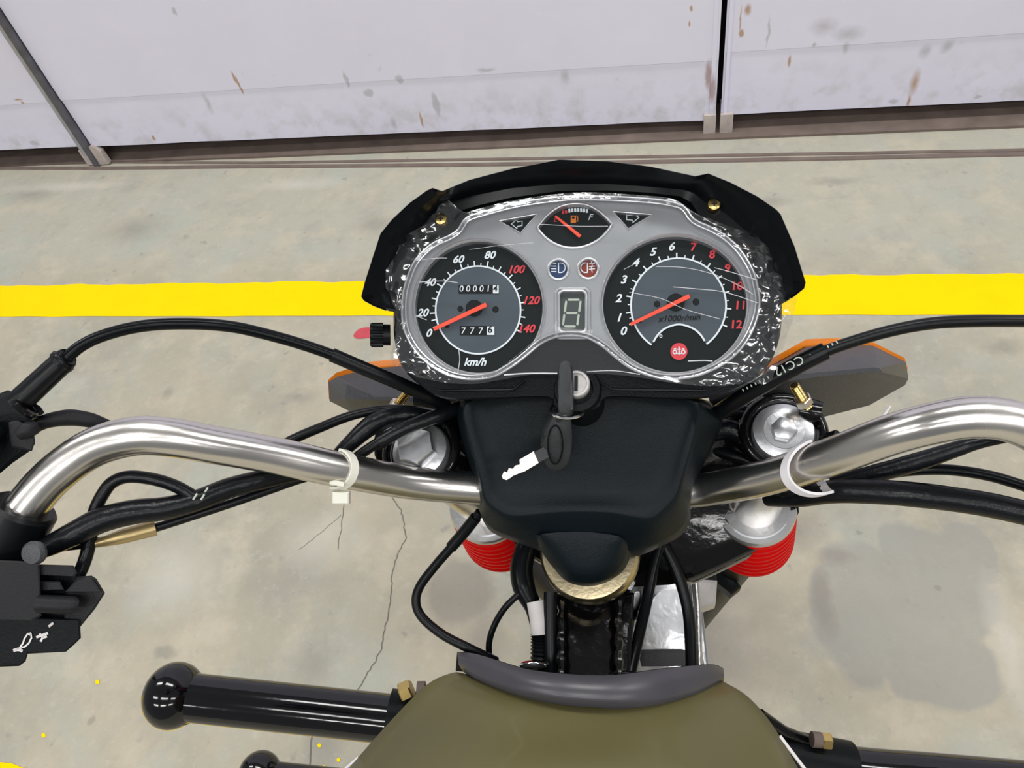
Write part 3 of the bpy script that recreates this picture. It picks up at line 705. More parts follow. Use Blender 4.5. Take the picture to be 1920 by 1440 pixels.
tm = [201, 188, 169.6, 151, 131.7, 112, 92, 73, 53, 34.6, 15.6, -3.5, -23.4]
tk = []
for i, a in enumerate(tm):
    tk.append((a, 9, 2.6))
    if i < 12: tk.append(((a + tm[i + 1]) / 2, 5, 1.8))
b = scale_marks('t', 1272, 574, 89, 89, tk, arc, False); band(b, onP(notch), 3.4 * px2m, Pn, .0009); sub(b, 'tachometer_scale', 'white', False)
def nums(name, lst, m, ph, shear=.28, off=.0):
    b = MB()
    for t, x, y in lst: text_into(b, t, ph * px2m / .70, PL(x, y), Pu, Pv, Pn, shear, off, .0010)
    sub(b, name, m, False)
OF = .00018
nums('speedometer_numerals', [('0', 806, 625), ('20', 794, 587), ('40', 808, 530), ('60', 861, 487), ('80', 920, 479)], 'white', 15, .28, OF)
nums('speedometer_red_numerals', [('100', 970, 506), ('120', 998, 564), ('140', 989, 617)], 'redprint', 15, .28, OF)
nums('speed_unit', [('km/h', 892, 679)], 'white', 14.5, .28, OF)
nums('tachometer_numerals', [('0', 1170, 621), ('1', 1162, 596), ('2', 1160, 560), ('3', 1170, 525), ('4', 1193, 493), ('5', 1225, 473), ('6', 1260, 463)], 'white', 15.5, .28, OF)
nums('tachometer_red_numerals', [('7', 1301, 464), ('8', 1335, 478), ('9', 1364, 504), ('10', 1383, 537), ('11', 1388, 573), ('12', 1381, 609)], 'redprint', 15, .1, OF)
b = MB(); a = math.radians(2.5); text_into(b, 'x1000r/min', 11.5 * px2m / .72, PL(1273, 597), Pu * math.cos(a) + Pv * math.sin(a), Pv * math.cos(a) - Pu * math.sin(a), Pn, .28, .00008, .0012); sub(b, 'tachometer_unit', 'darkprint', False)
# counters
def counter(name, x0, x1, y0, y1, digits, last, cut):
    n = len(digits) + 1; b = MB(); b.loft([onP(rrect(x0, y0, x1, y1, .8), .0002), onP(rrect(x0, y0, x1, y1, .8), .0010)], True, True, True); o = sub(b, name, 'darkprint', False)
    wd = (x1 - x0) / n; b = MB()
    for i, t in enumerate(digits): text_into(b, t, (y1 - y0) * .74 * px2m / .70, PL(x0 + wd * (i + .5), (y0 + y1) / 2 + cut), Pu, Pv, Pn, .05, .00003, .0013)
    sub(b, name + '_digits', 'white', False)
    b = MB(); b.face(onP(rrect(x1 - wd * .86, y0 + 1, x1, y1 - .5, .6), .0012)); sub(b, name + '_last_wheel', 'white', False)
    b = MB(); text_into(b, last, (y1 - y0) * .74 * px2m / .70, PL(x1 - wd * .45, (y0 + y1) / 2 - cut * .6), Pu, Pv, Pn, .05, .00008, .0015); sub(b, name + '_last_digit', 'darkprint', False)
counter('odometer', 860, 935, 534, 550.5, '00001', '4', 0)
counter('trip_meter', 862, 927, 611, 628.5, '777', '6', 1.6)
for x, y, r in ((863, 579, 5.5), (929, 580, 6), (838, 611, 4.5), (1232, 570, 6), (1305, 566, 6.5), (1200, 602, 3.5)):
    b = MB(); b.loft([onP(ell(x, y, r, r, 16), .0007), onP(ell(x, y, r * .8, r * .8, 16), .0012)], True, True, True); sub(b, 'dial_rivet', 'darkprint')
for x, y, r in ((889, 578, 16), (1267, 567, 17)):
    b = MB(); b.loft([onP(ell(x, y, r, r, 24), .0006), onP(ell(x, y, r * .9, r * .9, 24), .0022)], True, True, True); sub(b, 'needle_hub', 'darkprint')
def needle(name, x0, y0, x1, y1, w0, w1, h):
    t = V((x1 - x0, y1 - y0, 0)).normalized(); s = V((-t.y, t.x, 0))
    l = [V((x0, y0, 0)) + s * w0, V((x0, y0, 0)) - s * w0, V((x1, y1, 0)) - s * w1, V((x1, y1, 0)) + s * w1]
    b = MB(); b.loft([onP(l, h), onP(l, h + .0010), onP(inset(l, .8), h + .0013)], True, True, True); sub(b, name, 'needle', False)
needle('speedometer_needle', 813, 617.5, 912, 571, 3.6, 4.3, .0030)
needle('tachometer_needle', 1182, 608.5, 1293, 555, 3.2, 4.2, .0030)
b = MB(); b.loft([onP(ell(1273, 659, 16, 16, 32), .0004), onP(ell(1273, 659, 16, 16, 32), .0012)], True, True, True); sub(b, 'neutral_lamp', 'redprint', False)
b = MB()
for s in (-1, 1):
    band(b, onP(ell(1273 + 8 * s, 661, 3.2, 3.6, 16, 0, 2 * PI, True)), 2.0 * px2m, Pn, .0014)
    band(b, onP(V2([(1273 + 5 * s, 655), (1273 + 10 * s, 655)])), 1.8 * px2m, Pn, .0014)
band(b, onP(V2([(1273, 651), (1273, 666)])), 2.4 * px2m, Pn, .0014); band(b, onP(V2([(1263, 664), (1283, 664)])), 1.8 * px2m, Pn, .0014)
band(b, onP(V2([(1269, 656), (1277, 656)])), 1.8 * px2m, Pn, .0014)
band(b, onP(ell(1239, 631, 2.4, 2.4, 12, 0, 2 * PI, True)), 1.2 * px2m, Pn, .0009)
sub(b, 'lamp_symbol', 'white', False)
# silver panel
pan = inset(rim_out, 9)
fuel_l = spx([(1009, 427), (1030, 401), (1052, 388), (1077, 383.5), (1102, 387), (1125, 399), (1146, 421), (1126, 444), (1102, 458), (1076, 463), (1050, 459), (1027, 446)], 56, True, 5)
fuel = V2([(1009, 427)]) + spx([(1009, 427), (1030, 403), (1052, 389), (1077, 384), (1102, 387), (1125, 400), (1146, 421)], 24, False)[1:] + spx([(1146, 421), (1126, 444), (1102, 458), (1076, 463), (1050, 459), (1027, 446), (1009, 427)], 24, False)[1:-1]
triL = V2([(938, 415.5), (1006, 403), (976, 436)]); triR = V2([(1151, 398.5), (1221, 403.5), (1178, 428)])
gear = rrect(1050, 547, 1097, 621, 7); hiB, foB = ell(1047, 505, 17, 17, 32), ell(1103, 503.5, 17, 17, 32)
def scale2(l, k):
    c = sum(l, V()) / len(l); return [c + (p - c) * k for p in l]
b = MB(); b.holes(onP(pan, .0045), [onP(l, .0045) for l in (ell(898, 576, 119.5, 123, 72), ell(1265.5, 571, 135, 127, 72), fuel, triL, triR, gear, hiB, foB)], -Pn * .004)
sub(b, 'silver_bridge_panel', 'panel', False)
for l, R, kk in ((fuel, .9, 1), (triL, .75, 1), (triR, .75, 1), (gear, .9, 1), (hiB, .9, 1), (foB, .9, 1)):
    P = onP(inset(l, -2.2), .0046); P.append(P[0]); P.append(P[1]); b = MB(); b.tube(P, R * .001, 8, False); sub(b, 'window_bezel', 'rim', True, 60)
P = onP(rrect(1042, 541, 1105, 634, 10), .0044); P += P[:2]; b = MB(); b.tube(P, .0011, 8, False); sub(b, 'gear_window_frame', 'panel', True, 60)
disc(scale2(fuel, 1.02), .0006, 'fuel_gauge_face', 'dial'); disc(scale2(triL, 1.05), .0022, 'left_signal_window', 'dial'); disc(scale2(triR, 1.05), .0022, 'right_signal_window', 'dial')
disc(hiB, .0025, 'high_beam_lamp', 'blue'); disc(foB, .0025, 'fog_lamp_light', 'brown'); disc(gear, .0022, 'gear_display', 'lcd')
def outline(b, l, wd, h): P = onP(V2(l)); P += P[:2]; band(b, P, wd * px2m, Pn, h)
b = MB(); outline(b, [(960, 423), (971, 414), (971, 419), (980, 417.5), (980, 426), (971, 427.5), (971, 432)], 2.0, .0024); sub(b, 'left_arrow_symbol', 'white', False)
b = MB(); outline(b, [(1198, 411), (1186, 402), (1186, 407), (1175, 406), (1175, 415), (1186, 416), (1186, 421)], 2.0, .0024); sub(b, 'right_arrow_symbol', 'white', False)
for cx, s_, nm in ((1052, 1, 'high_beam_symbol'), (1098, -1, 'fog_lamp_symbol')):
    P = [V((cx + s_ * 8.5 * math.cos(t), 505 - 9 * math.sin(t), 0)) for t in [-PI / 2 + PI * i / 12 for i in range(13)]]; P = [V((cx - s_ * 4, P[0].y, 0))] + P + [V((cx - s_ * 4, P[-1].y, 0))]
    P.append(P[0]); b = MB(); band(b, onP(P), 2 * px2m, Pn, .0027)
    if s_ > 0:
        for i in range(4): band(b, onP(V2([(1034, 497 + i * 5), (1044, 497 + i * 5)])), 1.9 * px2m, Pn, .0027)
    else:
        for i in range(3): band(b, onP(V2([(1105, 498 + i * 5), (1116, 497 + i * 5)])), 1.9 * px2m, Pn, .0027)
        band(b, onP(V2([(1109, 493), (1111, 500), (1109, 506), (1111, 514)])), 1.6 * px2m, Pn, .0027)
    sub(b, nm, 'white', False)
b = MB()
for i in range(7):
    x = 1068 + i * 5.5; band(b, onP(V2([(x, 401.5 - 3.2 * math.sin(PI * (i + 2) / 9.5)), (x - .6, 394.5 - 3.2 * math.sin(PI * (i + 2) / 9.5))])), 4.0 * px2m, Pn, .0008)
text_into(b, 'F', 12 * px2m / .70, PL(1108, 408), Pu, Pv, Pn, .3, 0, .0008); sub(b, 'fuel_marks', 'white', False)
b = MB()
for i in range(2): band(b, onP(V2([(1056.5 + i * 5.5, 402 - i), (1055.5 + i * 5.5, 396 - i)])), 4.2 * px2m, Pn, .0008)
text_into(b, 'E', 11 * px2m / .70, PL(1043, 412), Pu, Pv, Pn, .3, 0, .0008); sub(b, 'fuel_low_marks', 'redprint', False)
b = MB(); b.holes(onP(rrect(1070, 404, 1080, 418, 1.5), .0008), [onP(rrect(1072.4, 406, 1077.6, 410, .5), .0008)]); band(b, onP(V2([(1081, 405), (1083.5, 408), (1083.5, 416), (1080, 416)])), 1.5 * px2m, Pn, .0008); sub(b, 'fuel_pump_symbol', 'orange', False)
needle('fuel_needle', 1041, 405, 1088, 443.5, 2.2, 3.4, .002)
# seven segment figure, slanted
b = MB()
def seg(x0, y0, x1, y1, w_=4.2):
    p, q = V((x0, y0, 0)), V((x1, y1, 0)); t = (q - p).normalized(); s = V((-t.y, t.x, 0)) * (w_ / 2); m = t * (w_ / 2)
    b.face(onP([p, p + m + s, q - m + s, q, q - m - s, p + m - s], .0025))
TL, TR, ML, MR, BL, BR = (1062, 562), (1089, 562), (1058.5, 587), (1085.5, 587), (1055, 612), (1082, 612)
for p, q in ((TL, TR), (ML, MR), (BL, BR), (TL, ML), (TR, MR), (ML, BL), (MR, BR)): seg(p[0] + (q[0] - p[0]) * .07, p[1] + (q[1] - p[1]) * .05, q[0] - (q[0] - p[0]) * .07, q[1] - (q[1] - p[1]) * .05)
sub(b, 'gear_digit', 'segment', False)
# dial rims and clear lens
for l in (ell(898, 576, 121, 125, 90), ell(1265.5, 571, 137, 129, 90)):
    b = MB(); b.loft([onP(l, .0000), onP(l, .0048), onP(inset(l, -2.6), .0056), onP(inset(l, -5.0), .0048)]); sub(b, 'dial_rim', 'rim')
b = MB(); b.loft([onP(inset(rim_out, 11), .0045), onP(inset(rim_out, 7), .0075), onP(inset(rim_out, 2.2), .0080), onP(rim_out, .006), onP(rim_out, -.003)]); sub(b, 'lens_edge', 'lensrim')
b = MB()
for d, r in ((8.6, .0005), (1.4, .0006)):
    P = onP(inset(rim_out, d), .0080); b.tube(P + P[:2], r, 6, False)
sub(b, 'lens_edge_bead', 'rim')
b = MB(); b.loft([onP(inset(rim_out, 8), .0085), onP([p.lerp(V((1085, 545, 0)), .3) for p in rim_out], .0095), onP([p.lerp(V((1085, 545, 0)), .7) for p in rim_out], .010)], True, False, True); sub(b, 'clear_lens', 'lens')
# trip reset knob
kc, kx = W(732, 628, .475), (W(694, 628, .473) - W(732, 628, .475)); kl = kx.length; kx.normalize(); kr = 23 * .474 / F_PX
b = MB(); u = kx.orthogonal().normalized(); v = kx.cross(u); loops = []
for h, k in ((0, .80), (.0, .86), (.35, .86), (.36, 1), (.92, 1), (1, .88)):
    loops.append([kc + kx * (kl * h) + (u * math.cos(2 * PI * i / 56) + v * math.sin(2 * PI * i / 56)) * kr * k * (1 if (i % 4) < 2 or k < .9 else .86) for i in range(56)])
b.loft(loops, True, True, True); sub(b, 'trip_reset_knob', 'rubber', True, 25)

# ---- ignition switch
ic_c = PL(1083, 732, -.003); r45 = 44 * .46 / F_PX
b = MB(); b.lathe(ic_c, Pn, [(r45, -.05), (r45, .000), (r45 * .92, .004), (r45 * .66, .0045), (r45 * .62, .001)], 48)
ig = b.build('ignition_switch', M['satin'], bike)
lk = PL(1081, 721, .002); b = MB(); b.lathe(lk, Pn, [(.0078, -.012), (.0078, .002), (.0072, .0032), (.0062, .0034), (.0060, .0022), (.001, .0022)], 36); lo_ = b.build('lock_cylinder', M['palecast'], ig, angle=20)
b = MB(); b.box(lk + Pn * .003, Pv, Pu, Pn, .0085, .0018, .003); b.build('key_slot', M['dark'], ig, False)

# ---- cables and hoses (each a part of the motorcycle)
def cab(name, pts, r, m='rubber', label=None, sub_=7, parent=None, sides=14):
    P = cable(pts, r, sub_); b = MB()
    rr = r
    if isinstance(r, (list, tuple)) and not isinstance(r[0], (list, tuple)):
        k = len(P) - 1; rr = []
        for i in range(k + 1):
            t = i / k * (len(r) - 1); j = min(int(t), len(r) - 2); rr.append(r[j] + (r[j + 1] - r[j]) * (t - j))
    b.tube(P, rr, sides); return b.build(name, M[m], parent or bike, label=label)
cc = cab('clutch_cable', [(112, 685, .425), (150, 650, .427), (200, 627, .430), (270, 611, .435), (350, 607, .440), (430, 612, .445), (500, 627, .452), (570, 647, .46), (640, 672, .468), (720, 705, .478), (800, 742, .495), (850, 768, .53)], .0034, 'gloss')
cab('cable_sleeve', [(622, 665, .466), (680, 690, .472), (740, 715, .480), (800, 742, .494), (836, 760, .51)], .0044, 'rubber', parent=cc)
tc_ = cab('throttle_cable', [(2000, 603, .42), (1920, 602, .42), (1830, 602, .421), (1750, 606, .424), (1680, 618, .428), (1610, 637, .434), (1540, 662, .44), (1470, 700, .45), (1400, 742, .47), (1340, 778, .50), (1300, 800, .53)], .0034, 'rubber')
sl = cab('cable_sleeve', [(1548, 658, .438), (1500, 682, .443), (1430, 722, .455), (1372, 758, .475), (1345, 775, .49)], .0052, 'rubber', parent=tc_)
b = MB(); o = W(1479, 686.5, .4405); t = (W(1520, 666, .4375) - W(1440, 707, .444)).normalized(); nn = (EYE - o).normalized(); nn = (nn - t * nn.dot(t)).normalized(); vv = nn.cross(t)
text_into(b, 'CC12', 17 * .44 / F_PX / .72, o + nn * .0004, -t, -vv, nn, 0, 0, .0006)
for k in list(range(-11, -4)) + list(range(5, 12)):
    p = o + t * (k * .0026) + nn * .0010 + vv * -.0003; b.box(p, t, vv, nn, .0007, .0016, .0003)
b.build('cable_print', M['segment'], tc_, False)
cab('front_brake_hose', [(480, 862, .475), (545, 826, .485), (600, 802, .495), (660, 779, .503), (720, 768, .508), (780, 770, .51), (860, 785, .54)], .0032, 'rubber')
cab('wire_loom', [(620, 868, .50), (660, 828, .50), (700, 795, .503), (745, 779, .508), (790, 780, .512), (860, 792, .54)], [.004, .0055, .0068, .0066, .0058, .0055], 'sleeve')
w2 = cab('wire_loom', [(650, 872, .50), (690, 842, .498), (740, 812, .497), (800, 790, .50), (858, 768, .51), (900, 752, .53)], .0034, 'rubber')
cab('cable_sleeve', [(712, 829, .496), (760, 803, .496), (820, 780, .50), (862, 764, .512)], .0046, 'sleeve', parent=w2)
ll = cab('switch_loom', [(60, 1036, .418), (95, 1022, .420), (140, 1000, .423), (190, 975, .428), (250, 960, .433), (310, 953, .438), (370, 938, .444), (430, 915, .452), (490, 900, .46), (560, 886, .475), (640, 880, .49)], [.0046, .0058, .0068, .0072, .0070, .0066, .0062, .0062, .006, .0058, .0058], 'sleeve')
cab('switch_wire', [(370, 935, .442), (330, 912, .44), (285, 898, .438), (240, 894, .436), (210, 905, .434), (192, 928, .433), (178, 958, .433), (172, 990, .433), (165, 1030, .43), (155, 1062, .428), (143, 1085, .426)], .0036, 'sleeve')
ch = cab('choke_cable', [(112, 1026, .430), (180, 1017, .435), (240, 1002, .440), (290, 990, .444), (360, 968, .450), (430, 945, .456), (500, 921, .465), (560, 900, .475), (620, 884, .49)], .0026, 'rubber')
cab('cable_ferrule', [(175, 1021, .432), (230, 1006, .437), (292, 989.5, .444)], [.0020, .0042, .0046], 'kraft', 'brass coloured ferrule', parent=ch)
b = MB(); o = W(372, 932, .434); t = (W(390, 925, .436) - W(360, 938, .434)).normalized(); nn = (EYE - o).normalized(); nn = (nn - t * nn.dot(t)).normalized(); vv = nn.cross(t)
for dx, dy, s in ((-.0015, .001, .004), (.002, -.001, .0035), (.0055, .002, .0028)): b.box(o + t * dx + vv * dy, (t + vv * .7).normalized(), (vv - t * .7).normalized(), nn, s, .0010, .0004)
b.build('sleeve_print', M['segment'], ll, False)
cab('brake_light_wire', [(66, 800, .43), (90, 789, .432), (130, 783, .436), (170, 788, .44), (210, 800, .445), (260, 812, .45)], [.0036, .0042, .0048, .0044, .003, .003], 'housing')
cab('throttle_loom', [(1440, 935, .50), (1500, 932, .475), (1560, 922, .455), (1640, 922, .44), (1720, 928, .432), (1800, 938, .428), (1870, 950, .425), (1990, 978, .42)], [.005, .0062, .0070, .0072, .0072, .0070, .0070, .0068], 'sleeve')
cab('starter_cable', [(1560, 915, .475), (1640, 893, .455), (1710, 882, .445), (1780, 881, .44), (1850, 891, .437), (1910, 908, .434), (1990, 935, .43)], .0032, 'gloss')
cab('horn_wire', [(1560, 905, .47), (1640, 888, .455), (1720, 866, .44), (1790, 843, .43), (1850, 826, .425), (1990, 800, .42)], [.004, .0055, .0055, .0045, .0036, .003], 'sleeve')
cab('drain_hose', [(1440, 905, .49), (1490, 920, .478), (1512, 930, .474)], .0066, 'rubber')
bc = cab('speedometer_cable', [(900, 960, .545), (878, 990, .55), (850, 1022, .555), (815, 1062, .56), (787, 1100, .562), (780, 1130, .562), (792, 1158, .56), (830, 1190, .556), (880, 1216, .552), (930, 1240, .56)], .0034, 'rubber')
cab('cable_sleeve', [(892, 970, .546), (870, 998, .551), (846, 1026, .555)], .0043, 'rubber', parent=bc)
cab('thin_wire', [(975, 1112, .56), (948, 1138, .562), (928, 1170, .565), (917, 1205, .566), (918, 1240, .565)], .0024, 'rubber')
hr = cab('main_harness', [(990, 1020, .575), (978, 1060, .57), (982, 1100, .565), (1000, 1140, .56), (1010, 1180, .555), (1013, 1220, .552), (1012, 1275, .55)], [.008, .0085, .0085, .0062, .0058, .0055, .0055], 'gloss')
cab('harness_label', [(1004, 1127, .556), (1010, 1160, .553), (1013, 1190, .550)], .0066, 'label', 'white wrapped label', parent=hr)
b = MB()
P = cable([(1013, 1190, .551), (1013, 1225, .549), (1011, 1280, .547)], 0, 12); b.tube(P, [.0058 if i % 2 else .0072 for i in range(len(P))], 16); b.build('corrugated_conduit', M['rubber'], hr, angle=20)
cab('clutch_hose', [(1032, 1110, .555), (1032, 1180, .548), (1034, 1270, .54)], .0050, 'rubber')
cab('throttle_hose', [(1240, 1010, .58), (1226, 1060, .575), (1212, 1130, .568), (1196, 1200, .555), (1180, 1270, .54)], .0042, 'gloss')
cab('throttle_hose', [(1240, 1015, .585), (1262, 1055, .58), (1282, 1110, .575), (1293, 1170, .568), (1297, 1270, .55)], .0044, 'rubber')
cab('headlight_wire', [(1360, 772, .52), (1395, 770, .515), (1425, 790, .51), (1460, 822, .505), (1500, 850, .50), (1530, 875, .50)], .0042, 'gloss')
cab('headlight_loom', [(1330, 810, .53), (1370, 805, .525), (1410, 830, .52), (1450, 865, .515), (1490, 900, .51)], .0075, 'sleeve')
cab('headlight_wire', [(1340, 845, .53), (1390, 860, .52), (1440, 885, .515)], .004, 'rubber')

# ---- left switch gear and clutch lever holder
fw = ray(960, 720)
def block(parent, pts, z0, depth, name, m='housing', bev=.0012, label=None):
    cx_, cy_ = sum(p[0] for p in pts) / len(pts), sum(p[1] for p in pts) / len(pts)
    b = MB(); b.prism([W(x, y, z0) for x, y in pts], ray(cx_, cy_) * depth, bev); return b.build(name, M[m], parent, angle=25, label=label)
c0, c1 = W(45, 955, .42), W(0, 1040, .422); ca = (c1 - c0).normalized()
sg = block(bike, [(-160, 1060), (-10, 1050), (40, 1052), (74, 1058), (78, 1155), (60, 1165), (-160, 1160)], .398, .05, 'switch_housing')
b = MB(); b.lathe(c0 - ca * .002, ca, [(.0155, 0), (.0172, .002), (.0172, .03), (.018, .05)], 30); b.build('switch_collar', M['rubber'], sg)
block(sg, [(-160, 1150), (60, 1156), (150, 1162), (152, 1196), (140, 1208), (124, 1222), (52, 1226), (48, 1240), (36, 1249), (-160, 1256)], .404, .05, 'switch_lower_shell', 'satin')
block(sg, [(70, 1058), (138, 1060), (145, 1075), (140, 1082), (72, 1078)], .400, .03, 'dimmer_switch')
block(sg, [(72, 1090), (112, 1090), (120, 1106), (74, 1108)], .401, .03, 'switch_button')
block(sg, [(60, 1075), (150, 1078), (150, 1170), (60, 1170)], .408, .03, 'switch_recess', 'satin')
block(sg, [(132, 1104), (146, 1081), (172, 1079), (181, 1085), (197, 1112), (178, 1142), (150, 1176), (120, 1170), (122, 1116)], .405, .03, 'indicator_lever')
block(sg, [(122, 1110), (146, 1084), (172, 1082), (190, 1110), (142, 1112)], .401, .008, 'lever_top')
b = MB(); b.tube([W(72, 1132, .398), W(138, 1134, .399), W(144, 1134, .400)], [.0045, .0045, .0036], 18); b.build('horn_button', M['housing'], sg)
b = MB(); b.lathe(W(67, 1036, .402), -fw, [(.0062, 0), (.0064, .002), (.005, .004), (.001, .0046)], 20); b.build('housing_screw', M['greyplastic'], sg)
b = MB(); n_ = -fw; U, Vv = rot(V((1, 0, 0))), rot(V((0, -1, 0)))
def wp(x, y): return W(x, y, .4035)
band(b, [wp(25, 1220), wp(34, 1217), wp(42, 1221)], .0016, n_); b.face([wp(24, 1221), wp(43, 1221), wp(40, 1216), wp(33, 1214)])
band(b, [wp(36, 1216), wp(43, 1206), wp(46, 1197), wp(52, 1188), wp(58, 1188), wp(59, 1196), wp(54, 1206), wp(46, 1213), wp(40, 1214)], .0009, n_)
b.face([wp(52, 1190), wp(57, 1185), wp(60, 1190), wp(56, 1192)])
b.build('horn_symbol', M['label'], sg, False)
b = MB()
for l in ([(68, 1195), (76, 1192), (90, 1187)], [(74, 1188), (80, 1195), (76, 1203)], [(80, 1196), (88, 1193)], [(91, 1175), (96, 1171), (100, 1168)]): band(b, [wp(*p) for p in l], .0013, n_)
b.build('turn_symbol', M['label'], sg, False)
lv = block(bike, [(-120, 765), (-20, 745), (15, 731), (42, 742), (76, 762), (84, 774), (64, 788), (60, 812), (66, 832), (56, 846), (24, 868), (0, 888), (-120, 960)], .425, .03, 'clutch_lever_holder', 'satin', .003)
block(lv, [(16, 792), (30, 788), (62, 800), (66, 828), (60, 846), (22, 838), (18, 820)], .418, .01, 'lever_switch', 'housing')
cab('cable_boot', [(28, 758, .42), (46, 744, .421), (84, 709, .423), (120, 676, .425), (127, 670, .425)], [.0062, .0068, .0066, .0064, .0050], 'rubber', parent=lv)
cab('boot_lip', [(113, 681, .4249), (119, 676, .425)], .0070, 'rubber', parent=lv)
b = MB(); b.ring(W(48, 765, .42), (W(127, 670, .425) - W(46, 744, .421)), .0062, .0022, 24, 8); b.build('adjuster_nut', M['steelblack'], lv)
cab('switch_wire_grommet', [(34, 815, .416), (52, 806, .417), (64, 800, .42)], [.003, .0046, .0042], 'housing', parent=lv)
cab('clutch_lever', [(-10, 800, .42), (-60, 850, .41), (-160, 940, .40), (-300, 1100, .40)], .007, 'satin', parent=lv)
b = MB(); b.tube([W(-30, 1100, .425), W(-130, 1290, .43)], .016, 20); b.build('handlebar_grip', M['rubber'], bike)
b = MB(); b.tube([W(2090, 970, .40), W(2240, 1190, .41)], .016, 20); b.build('handlebar_grip', M['rubber'], bike)

# ---- crash guards
def guard(name, pts, r, label, ball=None, sleeve=None, m='pipeblack'):
    P = [W(*p) for p in pts]; b = MB(); b.tube(resample(cat(P, 6), 24), r, 28); o = b.build(name, M[m], bike, label=label)
    if ball:
        c, R, sq = W(*ball[:3]), ball[3], ball[4]; ax = (P[1] - P[0]).normalized(); b = MB()
        b.lathe(c, ax, [(R * math.sin(t), -R * sq * math.cos(t)) for t in [PI * i / 22 for i in range(23)]], 36); b.build('ball_end', M[m], o)
    if sleeve:
        b = MB(); b.tube([W(*p) for p in sleeve[0]], sleeve[1], 28); b.build('mount_sleeve', M['satin'], o)
    return o
g1 = guard('crash_guard', [(350, 1307, .80), (500, 1323, .795), (712, 1346, .79), (900, 1368, .785), (1010, 1378, .79)], .0242, 'upper left black crash guard tube with a ball end', (326, 1304, .80, .0335, .90), ([(728, 1344, .785), (860, 1362, .785), (1000, 1376, .79)], .0275))
b = MB(); p = W(752, 1300, .77); b.hexa(p, rot(V((.9, -.4, 0))).normalized(), .010, .012); b.build('guard_nut', M['brass'], g1, False)
b = MB(); p = W(782, 1294, .768); b.tube([p, p + rot(V((.008, 0, 0)))], .0085, 12); b.build('guard_washer', M['rust'], g1)
b = MB(); c = W(352, 1275, .785); b.ring(W(356, 1308, .80), (W(500, 1323, .795) - W(350, 1307, .80)), .0245, .003, 32, 6); b.build('weld_bead', M['pipeblack'], g1)
guard('crash_guard', [(505, 1454, 1.0), (600, 1464, .995), (800, 1486, .98)], .0175, 'lower left black crash guard tube with a ball end', (487, 1451, 1.0, .0285, .95))
g2 = guard('crash_guard', [(1260, 1392, .80), (1440, 1418, .79), (1596, 1446, .79), (1760, 1460, .785), (2000, 1480, .78)], .0242, 'right black crash guard tube beside the olive tank', None, ([(1270, 1390, .795), (1420, 1412, .785), (1592, 1443, .785)], .0275))
b = MB(); p = W(1538, 1388, .765); b.hexa(p, rot(V((.98, .1, 0))).normalized(), .0085, .010); b.build('guard_nut', M['brass'], g2, False)
b = MB(); p = W(1522, 1386, .765); b.tube([p, p + rot(V((.009, .001, 0)))], .0075, 12); b.build('guard_washer', M['rust'], g2)
b = MB(); b.tube([W(1425, 1340, .76), W(1470, 1372, .77), W(1540, 1400, .78)], .006, 12); b.build('guard_strap', M['steelblack'], g2)

# ---- fuel tank
rowsT = [  # left silhouette, crest, right silhouette (pixel, pixel, distance)
    ((868, 1262, .545), (1110, 1300, .500), (1348, 1274, .530)),
    ((846, 1262, .540), (1108, 1312, .492), (1364, 1282, .525)),
    ((800, 1284, .535), (1105, 1335, .482), (1402, 1306, .518)),
    ((735, 1349, .530), (1100, 1380, .468), (1446, 1356, .510)),
    ((655, 1440, .515), (1095, 1450, .448), (1496, 1440, .500)),
    ((590, 1530, .50), (1085, 1540, .43), (1540, 1530, .488)),
    ((540, 1640, .49), (1080, 1650, .415), (1570, 1640, .478)),
    ((520, 1800, .48), (1075, 1800, .40), (1590, 1800, .470)),
    ((560, 2050, .48), (1070, 2000, .41), (1540, 2050, .470)),
    ((700, 2300, .50), (1060, 2260, .46), (1400, 2300, .49))]
grid = []
for l, m_, r in rowsT:
    row = []
    Lp, Mp, Rp = V(l), V(m_), V(r)
    base_l = W(*l) + DOWN * .17 + V((.03, 0, 0)); base_r = W(*r) + DOWN * .17 - V((.03, 0, 0))
    mid_l = W(*l) + DOWN * .07 + V((.004, 0, 0)); mid_r = W(*r) + DOWN * .07 - V((.004, 0, 0))
    row += [base_l, mid_l]
    for i in range(21):
        t = i / 20; x = Lp.x + (Rp.x - Lp.x) * t; k = 1 - abs(2 * t - 1) ** 2.6
        lin = Lp.lerp(Rp, t); y = lin.y + (Mp.y - (Lp.y + Rp.y) / 2) * k; z = lin.z + (Mp.z - (Lp.z + Rp.z) / 2) * k
        row.append(W(x, y, z))
    row += [mid_r, base_r]; grid.append(row)
cols = [cat([g[j] for g in grid], 5) for j in range(len(grid[0]))]
rws = [[c[i] for c in cols] for i in range(len(cols[0]))]
b = MB(); b.loft(rws, False); b.bm.faces.new([b.bm.verts.new(p) for p in rws[-1]]); b.bm.faces.new([b.bm.verts.new(p + DOWN * .0) for p in rws[0]])
tank = b.build('fuel_tank', M['olive'], bike, angle=70, label='olive green painted fuel tank')
tu = spx([(857, 1223), (880, 1224), (910, 1231), (977, 1252), (1043, 1262), (1143, 1266), (1243, 1254), (1300, 1248), (1340, 1247), (1357, 1255)], 50, False)
tl = spx([(860, 1246), (872, 1256), (893, 1270), (960, 1294), (1030, 1307), (1093, 1314), (1210, 1318), (1293, 1303), (1335, 1285), (1358, 1270)], 50, False)
def tz(t): return .545 - .060 * (1 - abs(2 * t - 1) ** 2.2) - .012 * t
lu = [W(p.x, p.y, tz(i / 49) + .006) for i, p in enumerate(tu)]; llw = [W(p.x, p.y, tz(i / 49) - .004) for i, p in enumerate(tl)]
